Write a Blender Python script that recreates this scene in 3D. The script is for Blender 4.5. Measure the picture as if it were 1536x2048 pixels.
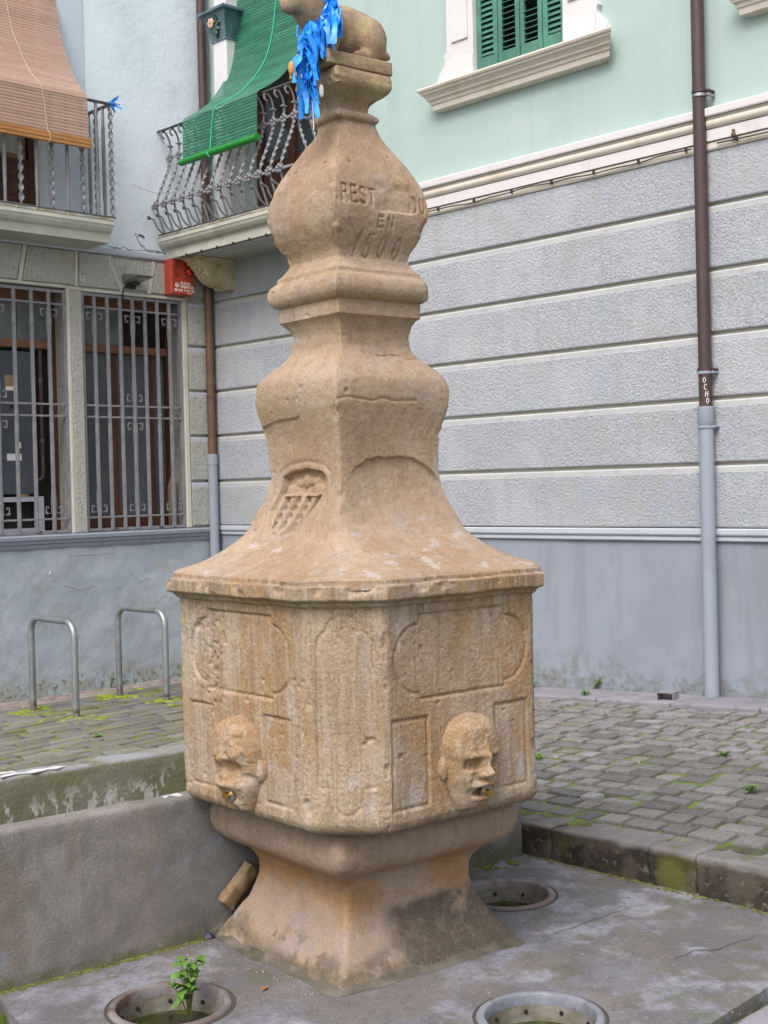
import bpy, bmesh, math, random
import numpy as np
from mathutils import Matrix, Vector, Euler
random.seed(7); RNG = np.random.default_rng(11)
for o in list(bpy.data.objects): bpy.data.objects.remove(o)
SC = bpy.context.scene; COL = SC.collection
# ------------------------------------------------------------------ camera
CAM_Z = 1.60
F_PX, PITCH, ROLL = 2627.4, -0.018133, -0.024151     # focal length in photo pixels (2048 high), radians
cd = bpy.data.cameras.new('camera'); cam = bpy.data.objects.new('camera', cd); COL.objects.link(cam)
cd.sensor_fit = 'VERTICAL'; cd.sensor_height = 24.0; cd.lens = 24.0*F_PX/2048.0
cd.clip_start = 0.05; cd.clip_end = 2000.0
_cr, _sr, _cp, _sp = math.cos(ROLL), math.sin(ROLL), math.cos(PITCH), math.sin(PITCH)
_r = Vector((_cr, -_sr*_sp, _sr*_cp)); _u = Vector((-_sr, -_cr*_sp, _cr*_cp)); _b = -Vector((0, _cp, _sp))
cam.matrix_world = Matrix(((_r.x,_u.x,_b.x,0),(_r.y,_u.y,_b.y,0),(_r.z,_u.z,_b.z,CAM_Z),(0,0,0,1)))
SC.camera = cam
# ------------------------------------------------------------------ sky, sun, exposure
SUN_DIR = Vector((-0.46, -1.0, 1.45)).normalized()      # towards the (veiled) sun
SKY_STRENGTH, SUN_STRENGTH, SUN_ANGLE, EXPOSURE = 0.15, 1.6, 30.0, 0.58
w = bpy.data.worlds.new('World'); SC.world = w; w.use_nodes = True
nt = w.node_tree; nt.nodes.clear()
sky = nt.nodes.new('ShaderNodeTexSky'); sky.sky_type = 'NISHITA'; sky.sun_disc = False
sky.sun_elevation = math.asin(SUN_DIR.z); sky.sun_rotation = math.atan2(SUN_DIR.x, SUN_DIR.y)
sky.air_density = 1.0; sky.dust_density = 4.0; sky.ozone_density = 1.0
hs = nt.nodes.new('ShaderNodeHueSaturation'); hs.inputs['Saturation'].default_value = 0.42   # thin overcast
bg = nt.nodes.new('ShaderNodeBackground'); bg.inputs['Strength'].default_value = SKY_STRENGTH
wo = nt.nodes.new('ShaderNodeOutputWorld')
nt.links.new(sky.outputs[0], hs.inputs['Color']); nt.links.new(hs.outputs[0], bg.inputs['Color']); nt.links.new(bg.outputs[0], wo.inputs['Surface'])
sl = bpy.data.lights.new('sun', 'SUN'); sl.energy = SUN_STRENGTH; sl.angle = math.radians(SUN_ANGLE); sl.color = (1.0, 0.95, 0.88)
so = bpy.data.objects.new('sun', sl); COL.objects.link(so); so.rotation_euler = (-SUN_DIR).to_track_quat('-Z', 'Y').to_euler()
so.location = (-4, -4, 12)
SC.view_settings.view_transform = 'Standard'; SC.view_settings.look = 'None'
SC.view_settings.exposure = EXPOSURE; SC.view_settings.gamma = 1.0; SC.view_settings.use_curve_mapping = False
SC.render.engine = 'CYCLES'; SC.cycles.max_bounces = 6
# ------------------------------------------------------------------ frames
TH = math.radians(46.272147)
CORNER = Vector((-1.5204, 12.0, 0.0))
FB = Matrix.Translation(CORNER) @ Matrix.Rotation(-TH, 4, 'Z')           # buildings: x = along right wall, -y = along left wall
FF = Matrix.Translation((-0.106, 4.655, 0.0)) @ Matrix.Rotation(math.radians(38.1), 4, 'Z')   # fountain
FT = Matrix.Rotation(math.radians(37.8), 4, 'Z')                         # trough
FW = Matrix.Identity(4)
BASE = {}
# ------------------------------------------------------------------ noise
def _hash(ix, iy, iz, seed):
    n = (ix*374761393 + iy*668265263 + iz*2147483647 + seed*1274126177) & 0x7fffffff
    n = ((n ^ (n >> 13)) * 1274126177) & 0x7fffffff
    n = (n ^ (n >> 16)) & 0x7fffffff
    return n / 0x7fffffff
def vnoise(P, scale, seed=0):
    P = np.asarray(P, float)*scale
    i = np.floor(P).astype(np.int64); f = P - i; f = f*f*f*(f*(f*6-15)+10)
    out = 0
    for dx in (0, 1):
        for dy in (0, 1):
            for dz in (0, 1):
                h = _hash(i[...,0]+dx, i[...,1]+dy, i[...,2]+dz, seed)
                out = out + h*(f[...,0] if dx else 1-f[...,0])*(f[...,1] if dy else 1-f[...,1])*(f[...,2] if dz else 1-f[...,2])
    return out*2-1
def fbm(P, scale, octs=4, seed=0, gain=0.5):
    a, s, out = 1.0, scale, 0
    for k in range(octs):
        out = out + a*vnoise(P, s, seed+k*17); a *= gain; s *= 2.03
    return out
def sstep(a, b, x):
    t = np.clip((x-a)/(b-a), 0, 1); return t*t*(3-2*t)
# ------------------------------------------------------------------ materials
MATS = {}
def mat(name, base, rough=0.85, layers=(), bumps=(), metallic=0.0, spec=0.35, rnd=0.0, coat=0.0, trans=0.0, sub=0.0, alpha=1.0):
    """layers: (colour, scale, lo, hi, stretch(x,y,z), strength, seed[, zmask]) noise-masked colours laid over base.
       bumps: (scale, distance, strength, kind)"""
    m = bpy.data.materials.new(name); m.use_nodes = True; MATS[name] = m
    nt = m.node_tree; N, L = nt.nodes, nt.links
    p = N['Principled BSDF']; p.inputs['Roughness'].default_value = rough; p.inputs['Metallic'].default_value = metallic
    p.inputs['Specular IOR Level'].default_value = spec
    if coat: p.inputs['Coat Weight'].default_value = coat
    if trans: p.inputs['Transmission Weight'].default_value = trans
    if alpha < 1: p.inputs['Alpha'].default_value = alpha
    tc = N.new('ShaderNodeTexCoord')
    oi = N.new('ShaderNodeObjectInfo')
    col = None
    base4 = (*base, 1)
    cur = N.new('ShaderNodeRGB'); cur.outputs[0].default_value = base4; cur = cur.outputs[0]
    vec = tc.outputs['Object']
    if rnd:
        ad = N.new('ShaderNodeVectorMath'); ad.operation = 'MULTIPLY_ADD'
        cm = N.new('ShaderNodeCombineXYZ'); L.new(oi.outputs['Random'], cm.inputs[0]); L.new(oi.outputs['Random'], cm.inputs[1]); L.new(oi.outputs['Random'], cm.inputs[2])
        L.new(cm.outputs[0], ad.inputs[0]); ad.inputs[1].default_value = (37, 91, 53); L.new(tc.outputs['Object'], ad.inputs[2]); vec = ad.outputs[0]
    def noise(scale, stretch, seed, detail=6, rgh=0.6):
        mp = N.new('ShaderNodeMapping'); mp.inputs['Scale'].default_value = stretch; mp.inputs['Location'].default_value = (seed*3.7, seed*1.9, seed*5.3)
        L.new(vec, mp.inputs[0]); t = N.new('ShaderNodeTexNoise'); t.inputs['Scale'].default_value = scale; t.inputs['Detail'].default_value = detail
        t.inputs['Roughness'].default_value = rgh; L.new(mp.outputs[0], t.inputs['Vector']); return t.outputs['Fac']
    for i, ly in enumerate(layers):
        c, scale, lo, hi, st, amt, seed = ly[:7]
        r = N.new('ShaderNodeMapRange'); r.interpolation_type = 'SMOOTHSTEP'; r.inputs['From Min'].default_value = lo; r.inputs['From Max'].default_value = hi
        r.inputs['To Max'].default_value = amt; L.new(noise(scale, st, seed), r.inputs['Value']); fac = r.outputs[0]
        if len(ly) > 7 and ly[7]:
            for (axis, z0, z1) in ly[7]:      # coordinate mask: 0 at z0 .. 1 at z1
                sx = N.new('ShaderNodeSeparateXYZ'); L.new(tc.outputs['Object'], sx.inputs[0])
                zr = N.new('ShaderNodeMapRange'); zr.interpolation_type = 'SMOOTHSTEP'
                nz = N.new('ShaderNodeMath'); nz.operation = 'MULTIPLY_ADD'; L.new(noise(6, (1,1,1), seed+9, 4), nz.inputs[0]); nz.inputs[1].default_value = 2.2*abs(z1-z0); L.new(sx.outputs[axis], nz.inputs[2])
                off = 1.1*abs(z1-z0)
                a, b = z0+off, z1+off
                if a <= b:
                    zr.inputs['From Min'].default_value = a; zr.inputs['From Max'].default_value = b
                else:
                    zr.inputs['From Min'].default_value = b; zr.inputs['From Max'].default_value = a; zr.inputs['To Min'].default_value = 1; zr.inputs['To Max'].default_value = 0
                L.new(nz.outputs[0], zr.inputs['Value'])
                mu = N.new('ShaderNodeMath'); mu.operation = 'MULTIPLY'; L.new(fac, mu.inputs[0]); L.new(zr.outputs[0], mu.inputs[1]); fac = mu.outputs[0]
        mx = N.new('ShaderNodeMix'); mx.data_type = 'RGBA'; L.new(fac, mx.inputs['Factor']); L.new(cur, mx.inputs['A']); mx.inputs['B'].default_value = (*c, 1); cur = mx.outputs['Result']
    if rnd:
        h = N.new('ShaderNodeHueSaturation'); r = N.new('ShaderNodeMapRange'); r.inputs['To Min'].default_value = 1-rnd; r.inputs['To Max'].default_value = 1+rnd
        L.new(oi.outputs['Random'], r.inputs['Value']); L.new(r.outputs[0], h.inputs['Value']); L.new(cur, h.inputs['Color']); cur = h.outputs[0]
    L.new(cur, p.inputs['Base Color'])
    nrm = None
    for (scale, dist, stg, kind) in bumps:
        b = N.new('ShaderNodeBump'); b.inputs['Distance'].default_value = dist; b.inputs['Strength'].default_value = stg
        if kind == 'v':
            t = N.new('ShaderNodeTexVoronoi'); t.inputs['Scale'].default_value = scale; L.new(vec, t.inputs['Vector']); L.new(t.outputs['Distance'], b.inputs['Height'])
        else:
            L.new(noise(scale, (1,1,1), 2.2, 5, 0.6), b.inputs['Height'])
        if nrm is not None: L.new(nrm, b.inputs['Normal'])
        nrm = b.outputs[0]
    if nrm is not None: L.new(nrm, p.inputs['Normal'])
    return m
U = (1,1,1)
VST = (1,1,0.08)     # vertical streaks
HST = (0.3,0.3,1)
mat('sandstone', (.345,.225,.140), .9, [
    ((.43,.275,.155), 3.2, .45,.62,U,.9,1), ((.31,.155,.062), 2.1, .52,.72,U,.85,2), ((.38,.29,.215), 4.0, .56,.70,U,.75,3),
    ((.235,.135,.075), 9, .58,.78,VST,.7,4), ((.47,.33,.215), 14, .60,.74,U,.6,5), ((.44,.40,.42), 5.5, .665,.73,U,.75,6), ((.20,.125,.07), 60,.62,.75,U,.6,7)],
    [(9,.012,.5,'n'), (55,.004,.7,'n'), (220,.0015,.7,'n')])
mat('sandstone_flare', (0.373,0.265,0.181), .92, [
    ((0.443,0.336,0.253), 3.2, .46,.58,U,.7,1), ((0.322,0.205,0.122), 2.1, .50,.59,U,.7,2), ((0.373,0.301,0.262), 5.0,.53,.61,U,.6,2.5), ((0.289,0.198,0.131), 1.5,.50,.60,U,.45,3.5),
    ((0.248,0.162,0.106), 24, .53,.63,(1,1,.06),.4,4), ((0.498,0.459,0.479), 10, .60,.65,(1,1,1.7),.6,6,[(2,1.54,1.44)]), ((0.199,0.128,0.08), 150,.55,.66,U,.45,7), ((0.539,0.434,0.342), 180,.59,.67,U,.5,5),
    ((0.418,0.356,0.171), 14,.47,.56,U,.65,8,[(2,2.92,2.99)]), ((0.248,0.187,0.146), 9,.52,.60,U,.5,9,[(2,2.70,2.85)]), ((.24,.165,.11), 28,.52,.60,U,0.22,21), ((.50,.41,.31), 24,.54,.62,U,0.22,22), ((.15,.10,.065), 95,.535,.60,U,0.22,23), ((.60,.51,.41), 120,.56,.62,U,0.2,24)],
    [(60,.003,.4,'n'), (190,.0035,.8,'n'), (480,.002,.9,'n')])
mat('sandstone_drum', (0.379,0.274,0.184), .92, [
    ((0.435,0.338,0.252), 3.0, .46,.58,U,.7,1), ((0.35,0.207,0.097), 2.6, .48,.58,(1,1,.5),.85,2), ((0.395,0.327,0.278), 5, .53,.61,(1,1,.6),.6,3), ((0.296,0.202,0.131), 1.6,.50,.60,U,.5,3.5),
    ((0.187,0.125,0.081), 30, .49,.60,(1,1,.045),.6,4,[(2,1.08,1.22)]), ((0.256,0.176,0.117), 20, .53,.63,(1,1,.06),.4,4.5), ((0.454,0.434,0.462), 8, .61,.67,(1,1,.6),.5,6),
    ((0.198,0.131,0.085), 150,.55,.66,U,.5,7), ((0.533,0.444,0.356), 180,.59,.67,U,.5,8), ((0.178,0.121,0.074), 8,.35,.5,U,.6,9,[(2,.585,.535)]), ((.24,.165,.11), 28,.52,.60,U,0.3,21), ((.50,.41,.31), 24,.54,.62,U,0.3,22), ((.15,.10,.065), 95,.535,.60,U,0.35,23), ((.60,.51,.41), 120,.56,.62,U,0.32,24), ((.47,.43,.41), 30,.54,.60,(1,1,.10),.26,25), ((.21,.14,.09), 34,.54,.60,(1,1,.06),.32,26)],
    [(60,.003,.4,'n'), (190,.004,.8,'n'), (480,.002,.9,'n')])
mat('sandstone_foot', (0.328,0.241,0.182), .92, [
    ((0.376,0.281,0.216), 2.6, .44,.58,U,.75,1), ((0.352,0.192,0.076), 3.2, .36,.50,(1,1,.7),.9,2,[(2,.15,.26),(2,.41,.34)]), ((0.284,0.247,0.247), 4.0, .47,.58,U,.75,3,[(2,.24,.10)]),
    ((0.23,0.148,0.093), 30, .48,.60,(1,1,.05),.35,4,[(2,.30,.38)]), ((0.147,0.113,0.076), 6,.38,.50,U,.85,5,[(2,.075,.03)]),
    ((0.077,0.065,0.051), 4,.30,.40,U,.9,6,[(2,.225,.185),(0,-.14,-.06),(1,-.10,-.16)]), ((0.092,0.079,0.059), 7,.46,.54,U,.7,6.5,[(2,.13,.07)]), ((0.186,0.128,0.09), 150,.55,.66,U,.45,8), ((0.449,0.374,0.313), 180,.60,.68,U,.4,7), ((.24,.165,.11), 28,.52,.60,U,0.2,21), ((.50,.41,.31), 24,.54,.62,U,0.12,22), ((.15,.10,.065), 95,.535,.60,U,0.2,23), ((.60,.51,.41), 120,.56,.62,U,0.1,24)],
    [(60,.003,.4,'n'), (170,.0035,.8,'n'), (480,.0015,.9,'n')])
mat('concrete', (0.163,0.158,0.185), .82, [
    ((0.242,0.236,0.282), 1.5, .46,.58,U,.9,1), ((0.11,0.104,0.108), 2.2, .49,.58,U,.8,2), ((0.145,0.128,0.11), 3.1,.51,.60,U,.7,3), ((0.299,0.297,0.355), 4.5,.53,.66,U,.7,4), ((0.106,0.104,0.11), 14,.53,.62,U,.5,4.5), ((0.075,0.072,0.065), 60,.56,.66,U,.6,5), ((0.334,0.333,0.38), 90,.60,.68,U,.6,5.5), ((0.088,0.099,0.05), 5,.56,.64,U,.5,6), ((.105,.10,.095), 120,.535,.61,U,.4,21), ((.13,.12,.11), 22,.52,.60,U,.45,23)],
    [(5,.010,.5,'n'), (40,.004,.7,'n'), (200,.002,.8,'n')])
mat('trough_concrete', (0.201,0.184,0.174), .88, [
    ((0.253,0.236,0.23), 2.2,.45,.62,U,.85,1), ((0.145,0.147,0.155), 1.7,.48,.64,U,.8,2), ((0.177,0.147,0.112), 3.2,.50,.66,(1,1,.5),.7,3), ((0.215,0.231,0.28), 5,.56,.70,U,.7,4),
    ((0.066,0.067,0.044), 4,.30,.50,U,.85,5,[(2,.20,.04),(0,-.62,-.46)]), ((0.094,0.104,0.037), 8,.35,.55,U,.8,6,[(2,.05,.015)]), ((0.113,0.107,0.099), 110,.535,.61,U,.35,21), ((0.353,0.347,0.333), 130,.56,.63,U,.25,22), ((0.157,0.148,0.13), 16,.52,.60,(1,1,.4),.45,23)],
    [(6,.010,.5,'n'), (130,.004,.8,'n'), (320,.002,.8,'n')])
mat('trough_rear', (0.216,0.207,0.17), .88, [
    ((0.153,0.152,0.085), 2.6,.40,.58,U,.85,1), ((0.45,0.451,0.43), 26,.50,.58,(1,1,.45),.9,2,[(2,.47,.38)]), ((0.108,0.11,0.06), 4,.52,.68,U,.8,3), ((0.27,0.276,0.31), 6,.3,.5,U,.8,4,[(2,.50,.515)])],
    [(8,.010,.6,'n'), (60,.005,.8,'n')])
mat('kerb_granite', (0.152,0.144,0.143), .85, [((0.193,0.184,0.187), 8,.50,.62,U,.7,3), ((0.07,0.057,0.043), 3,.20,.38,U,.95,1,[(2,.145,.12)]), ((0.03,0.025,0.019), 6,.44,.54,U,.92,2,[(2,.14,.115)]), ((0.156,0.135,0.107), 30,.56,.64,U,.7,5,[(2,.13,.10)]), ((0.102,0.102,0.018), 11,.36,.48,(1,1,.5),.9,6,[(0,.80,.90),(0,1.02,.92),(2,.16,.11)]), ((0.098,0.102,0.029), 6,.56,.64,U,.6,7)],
    [(10,.010,.7,'n'), (70,.004,.8,'n')])
mat('sett_stone', (0.184,0.176,0.179), .75, [((0.232,0.224,0.232), 6,.46,.60,U,.8,1), ((0.124,0.116,0.11), 9,.50,.62,U,.8,2), ((0.205,0.178,0.14), 5,.53,.62,U,.6,2.5), ((0.173,0.184,0.078), 4,.57,.66,U,.5,3), ((0.324,0.324,0.336), 40,.58,.66,U,.6,4)],
    [(16,.008,.7,'n'), (90,.004,.9,'n')], rnd=.28)
mat('sett_mossy', (0.18,0.171,0.171), .8, [((0.23,0.216,0.218), 6,.45,.65,U,.8,1), ((0.117,0.117,0.119), 7,.50,.66,U,.8,2), ((0.18,0.198,0.043), 3.2,.47,.62,U,.85,3), ((0.297,0.297,0.294), 20,.66,.74,U,.6,4)],
    [(16,.008,.7,'n'), (90,.003,.8,'n')], rnd=.2)
mat('sett_pink', (.27,.22,.205), .8, [((.22,.19,.18), 6,.45,.65,U,.8,1), ((.17,.19,.05), 4,.60,.70,U,.8,3)], [(16,.008,.7,'n')], rnd=.15)
mat('pavement_slab', (0.24,0.228,0.26), .8, [((0.192,0.18,0.202), 4,.45,.62,U,.8,1), ((0.136,0.128,0.114), 6,.56,.70,U,.7,2), ((0.128,0.16,0.035), 7,.64,.72,U,.8,3)], [(12,.006,.6,'n'), (80,.003,.7,'n')], rnd=.12)
mat('joint_moss', (0.083,0.088,0.05), .95, [((0.132,0.2,0.02), 5,.44,.56,U,.95,1), ((0.22,0.319,0.025), 11,.58,.68,U,.9,2), ((0.05,0.053,0.032), 8,.55,.68,U,.9,3)], [(60,.01,.9,'n'), (200,.004,.9,'n')])
mat('moss_green', (.17,.22,.025), .95, [((.27,.32,.03), 20,.45,.6,U,.8,1), ((.09,.13,.02), 30,.5,.65,U,.8,2)], [(120,.006,.9,'n')])
mat('weed_leaf', (0.085,0.187,0.027), .55, [((0.142,0.281,0.045), 30,.45,.6,U,.8,1)], rnd=.25)
mat('weed_stem', (.14,.16,.05), .7)
mat('plaster_grey', (0.253,0.283,0.346), .85, [((0.232,0.252,0.298), 1.5,.46,.62,U,.7,1), ((0.277,0.301,0.358), 2.8,.50,.66,U,.7,2), ((0.201,0.217,0.246), 5,.52,.62,VST,.5,3), ((0.173,0.175,0.164), 10,.42,.60,U,.8,4,[(2,.50,.26)]), ((0.09,0.098,0.06), 22,.50,.60,U,.45,5,[(2,.34,.24)])],
    [(3,.012,.4,'n'), (26,.003,.5,'n')])
mat('plaster_rough', (0.36,0.403,0.46), .88, [((0.31,0.347,0.391), 1.7,.44,.62,U,.8,1), ((0.415,0.453,0.504), 2.6,.50,.64,U,.7,2), ((0.372,0.341,0.296), 5,.58,.70,U,.6,3), ((0.298,0.273,0.227), 8,.42,.60,U,.7,4,[(2,.20,.04)]), ((0.124,0.136,0.076), 22,.50,.64,U,.8,5,[(2,.12,.05)])],
    [(4,.022,.45,'n'), (18,.010,.45,'n'), (80,.003,.6,'n')])
mat('roughcast', (0.432,0.45,0.5), .92, [((0.32,0.337,0.376), 62,.47,.59,U,.85,1), ((0.475,0.489,0.531), 1.4,.46,.58,U,.55,2), ((0.38,0.402,0.458), 2.4,.50,.60,U,.55,3), ((0.406,0.397,0.385), 3.2,.52,.62,U,.5,3.5), ((0.518,0.533,0.568), 5,.53,.66,(1,1,.05),.5,4,[(2,3.35,3.55)]), ((.36,.37,.385), 14,.53,.62,(1,1,.05),.35,21)],  # first layer: dark flecks paint in pit shade that the bump leaves weak
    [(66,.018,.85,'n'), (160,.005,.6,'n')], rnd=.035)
mat('roughcast_left', (0.432,0.427,0.389), .92, [((0.292,0.292,0.27), 42,.50,.62,U,.8,1), ((0.4,0.389,0.346), 1.6,.48,.64,U,.6,2), ((0.324,0.346,0.367), 2.4,.52,.66,U,.6,3)],  # first layer: shade of the pits put into the colour as darker speckle
    [(38,.020,.7,'n'), (90,.008,.6,'n')])
mat('trim_cream', (.56,.53,.46), .8, [((.47,.43,.35), 3,.50,.68,U,.7,1), ((.62,.60,.55), 5,.52,.66,U,.6,2), ((.30,.26,.19), 20,.62,.74,U,.5,3)], [(30,.003,.5,'n')])
mat('course_edge', (0.428,0.437,0.451), .8, [((0.484,0.484,0.475), 3,.46,.60,U,.7,1), ((0.335,0.326,0.304), 9,.54,.64,U,.5,2)], [(30,.003,.5,'n')])
mat('trim_pale', (0.451,0.469,0.534), .8, [((0.391,0.413,0.469), 3,.50,.68,U,.7,1)], [(30,.003,.5,'n')])
mat('string_cream', (0.594,0.54,0.478), .75, [((0.504,0.423,0.331), 4,.52,.68,U,.7,1), ((0.63,0.594,0.552), 6,.5,.66,U,.6,2), ((0.36,0.27,0.184), 22,.64,.74,U,.6,3)], [(30,.002,.4,'n')])
mat('string_white', (0.634,0.607,0.621), .7, [((0.546,0.51,0.513), 4,.52,.7,U,.6,1)], [(30,.002,.4,'n')])
mat('mint', (0.382,0.489,0.47), .8, [((0.357,0.464,0.445), 1.1,.46,.64,U,.7,1), ((0.415,0.512,0.498), 2.2,.5,.68,U,.6,2), ((0.315,0.412,0.392), 6,.52,.64,VST,.3,3)], [(2.5,.010,.3,'n'), (45,.002,.5,'n')])
mat('pale_blue', (0.732,0.8,0.88), .82, [((0.598,0.667,0.738), 1.3,.46,.64,U,.7,1), ((0.732,0.789,0.868), 2.2,.5,.68,U,.6,2), ((0.537,0.568,0.583), 3,.64,.78,U,.5,3)], [(2.5,.014,.5,'n'), (22,.006,.6,'n')])
mat('lilac_strip', (0.55,0.6,0.7), .82, [((0.5,0.55,0.637), 2,.46,.64,U,.7,1)], [(22,.004,.5,'n')])
mat('white_paint', (0.651,0.634,0.648), .6, [((0.581,0.546,0.549), 3,.5,.68,U,.6,1)], [(20,.002,.4,'n')])
mat('iron_grey', (0.21,0.202,0.223), .55, [((0.277,0.269,0.29), 12,.45,.65,U,.8,1), ((0.118,0.084,0.063), 25,.60,.72,U,.6,2)], [(60,.002,.5,'n')], spec=.4)
mat('iron_dark', (.085,.082,.09), .55, [((.14,.135,.14), 14,.45,.65,U,.7,1), ((.11,.065,.035), 25,.62,.72,U,.6,2)], spec=.4)
mat('pipe_brown', (0.065,0.037,0.04), .45, [((0.087,0.051,0.053), 5,.45,.65,U,.7,1), ((0.186,0.168,0.167), 40,.70,.76,U,.6,2)], spec=.45)
mat('pipe_copper', (.15,.075,.045), .5, [((.10,.055,.04), 6,.45,.65,U,.8,1)], spec=.45)
mat('pipe_grey', (0.277,0.308,0.372), .5, [((0.24,0.266,0.32), 4,.48,.66,U,.6,1)], spec=.4)
mat('red_paint', (.44,.060,.038), .4, [((.36,.03,.02), 8,.45,.65,U,.6,1)], spec=.45)
mat('lamp_red', (.55,.015,.01), .12, spec=.6, coat=.5)
mat('print_white', (.78,.75,.74), .6)
mat('vent_dark', (.08,.02,.015), .7)
mat('floodlight_grey', (.16,.165,.165), .5, [((.10,.10,.10), 20,.5,.65,U,.6,1)])
mat('floodlight_lens', (.28,.29,.25), .15, spec=.6)
mat('cable_black', (.03,.03,.035), .6)
mat('wood_brown', (.085,.030,.018), .55, [((.13,.05,.028), 8,.45,.62,(1,1,.1),.8,1), ((.05,.018,.012), 14,.52,.7,(1,1,.1),.7,2)], [(40,.002,.5,'n')])
mat('wood_orange', (.24,.105,.055), .6, [((.17,.07,.035), 9,.45,.65,HST,.8,1), ((.35,.30,.26), 30,.66,.74,U,.8,2)], [(40,.002,.5,'n')])
mat('wood_pale', (.33,.22,.13), .7, [((.24,.15,.08), 9,.45,.65,VST,.8,1)])
mat('glass_dusty', (.16,.175,.175), .35, [((.10,.115,.12), 3,.42,.62,U,.9,1), ((.26,.255,.23), 5,.56,.72,U,.7,2)], spec=.5)
mat('glass_dark', (.045,.055,.062), .12, [((.065,.072,.078), 1.5,.45,.65,U,.8,1)], spec=.5)
mat('panel_grey', (.075,.085,.092), .3, [((.10,.112,.12), 1.2,.45,.65,U,.8,1)], spec=.45)
mat('interior_dark', (.02,.016,.014), .9)
mat('cabinet_grey', (.075,.085,.105), .5, [((.055,.063,.08), 3,.45,.65,U,.7,1)])
mat('curtain', (.38,.40,.37), .9, [((.25,.28,.25), 10,.45,.6,(3,3,.1),.8,1)])
mat('shutter_green', (0.068,0.18,0.14), .55, [((0.09,0.264,0.194), 5,.46,.64,U,.8,1), ((0.045,0.15,0.108), 9,.54,.7,VST,.7,2), ((0.198,0.229,0.18), 24,.64,.72,U,.6,3)], [(30,.002,.5,'n')])
mat('blind_green', (0.022,0.135,0.084), .42, [((0.038,0.189,0.116), 3,.45,.60,U,.7,1)], rnd=.14, spec=.5)
mat('blind_green_bar', (.012,.215,.028), .4, spec=.5)
mat('cord_green', (.05,.52,.32), .6)
mat('blind_brown', (.40,.25,.19), .45, [((.44,.28,.23), 2,.45,.65,U,.7,1), ((.34,.21,.15), 6,.5,.7,U,.6,2)], rnd=.09, spec=.5)
mat('blind_brown_bar', (.42,.20,.07), .45, [((.35,.15,.05), 6,.45,.65,U,.7,1)], rnd=.08)
mat('cord_pale', (.52,.43,.33), .7)
mat('ribbon_blue', (.012,.26,.84), .42, [((.06,.40,.95), 14,.46,.58,U,.9,1), ((.01,.18,.68), 22,.52,.62,U,.7,2)], rnd=.15, spec=.5)
mat('brass', (.62,.40,.10), .32, metallic=1.0)
mat('steel', (.42,.42,.42), .38, [((.30,.30,.30), 20,.45,.65,U,.7,1)], metallic=.9)
mat('steel_rack', (.34,.36,.375), .42, [((.24,.25,.26), 4,.45,.62,U,.8,1), ((.15,.075,.035), 14,.35,.55,U,.9,2,[(2,.10,.045)])], [(90,.001,.4,'n')], metallic=.65)
mat('rim_rust', (.16,.125,.12), .7, [((.25,.23,.24), 8,.45,.6,U,.8,1), ((.11,.06,.04), 10,.50,.66,U,.9,2)], [(80,.003,.7,'n')], metallic=.2)
mat('rim_pale', (0.266,0.277,0.327), .55, [((0.187,0.197,0.228), 8,.45,.6,U,.8,1), ((0.094,0.066,0.046), 12,.60,.72,U,.8,2)], [(80,.003,.7,'n')], metallic=.25)
mat('tub_wall', (.15,.135,.10), .8, [((.23,.21,.19), 6,.45,.62,U,.8,1), ((.07,.075,.03), 7,.45,.6,U,.9,2,[(2,-.03,-.10)]), ((.16,.10,.05), 10,.56,.7,U,.7,3)], [(60,.004,.7,'n')])
mat('water_green', (.022,.026,.008), .06, [((.05,.07,.012), 14,.56,.66,U,.9,1), ((.015,.014,.006), 5,.5,.65,U,.8,2)], spec=.5)
mat('ceramic_blue', (.10,.17,.215), .25, [((.06,.10,.12), 8,.45,.62,U,.8,1), ((.20,.28,.33), 16,.56,.70,U,.6,2)], spec=.5)
mat('ceramic_green', (.035,.085,.06), .3, [((.07,.13,.09), 40,.5,.62,U,.8,1)], spec=.5)
mat('ceramic_flower', (.62,.36,.22), .3, [((.75,.58,.48), 40,.48,.6,U,.9,1)], spec=.5)
mat('corbel_stone', (.52,.44,.30), .8, [((.42,.33,.19), 8,.46,.62,U,.8,1), ((.24,.17,.09), 24,.58,.70,U,.7,2)], [(50,.004,.6,'n')])
mat('slab_stone', (.47,.46,.41), .82, [((.56,.54,.48), 4,.45,.62,U,.8,1), ((.33,.30,.25), 7,.56,.70,VST,.6,2)], [(30,.003,.5,'n')])
mat('slab_top', (.52,.51,.47), .9, [((.33,.31,.27), 9,.45,.6,U,.9,1), ((.28,.30,.07), 7,.55,.65,U,.8,2), ((.16,.15,.13), 20,.58,.70,U,.8,3)], [(50,.006,.8,'n')])
mat('soffit', (.42,.42,.39), .9, [((.36,.36,.33), 2,.45,.6,U,.8,1)])
mat('galvanised', (.42,.42,.42), .45, [((.32,.32,.33), 10,.45,.6,U,.8,1)], metallic=.6)
mat('flake_paint', (0.612,0.603,0.612), .8, [((0.468,0.459,0.459), 14,.5,.65,U,.6,1)])
mat('litter_purple', (.035,.028,.07), .4)
mat('pebble', (0.315,0.277,0.232), .85, rnd=.35)
mat('leaf_dry', (.32,.16,.06), .8, rnd=.2)
mat('mortar_dirty', (.115,.098,.075), .9, [((.17,.15,.13), 8,.45,.62,U,.8,1), ((.065,.06,.035), 6,.5,.64,U,.8,2)], [(60,.006,.8,'n')])
mat('ground_earth', (.12,.11,.10), .95, [((.16,.15,.14), .3,.45,.6,U,.8,1)])
mat('stone_chunk', (0.189,0.126,0.07), .9, [((0.252,0.182,0.119), 12,.45,.6,U,.8,1), ((0.105,0.07,0.042), 20,.55,.7,U,.8,2)], [(60,.006,.8,'n')])
mat('tag_orange', (.55,.25,.08), .6)
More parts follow.
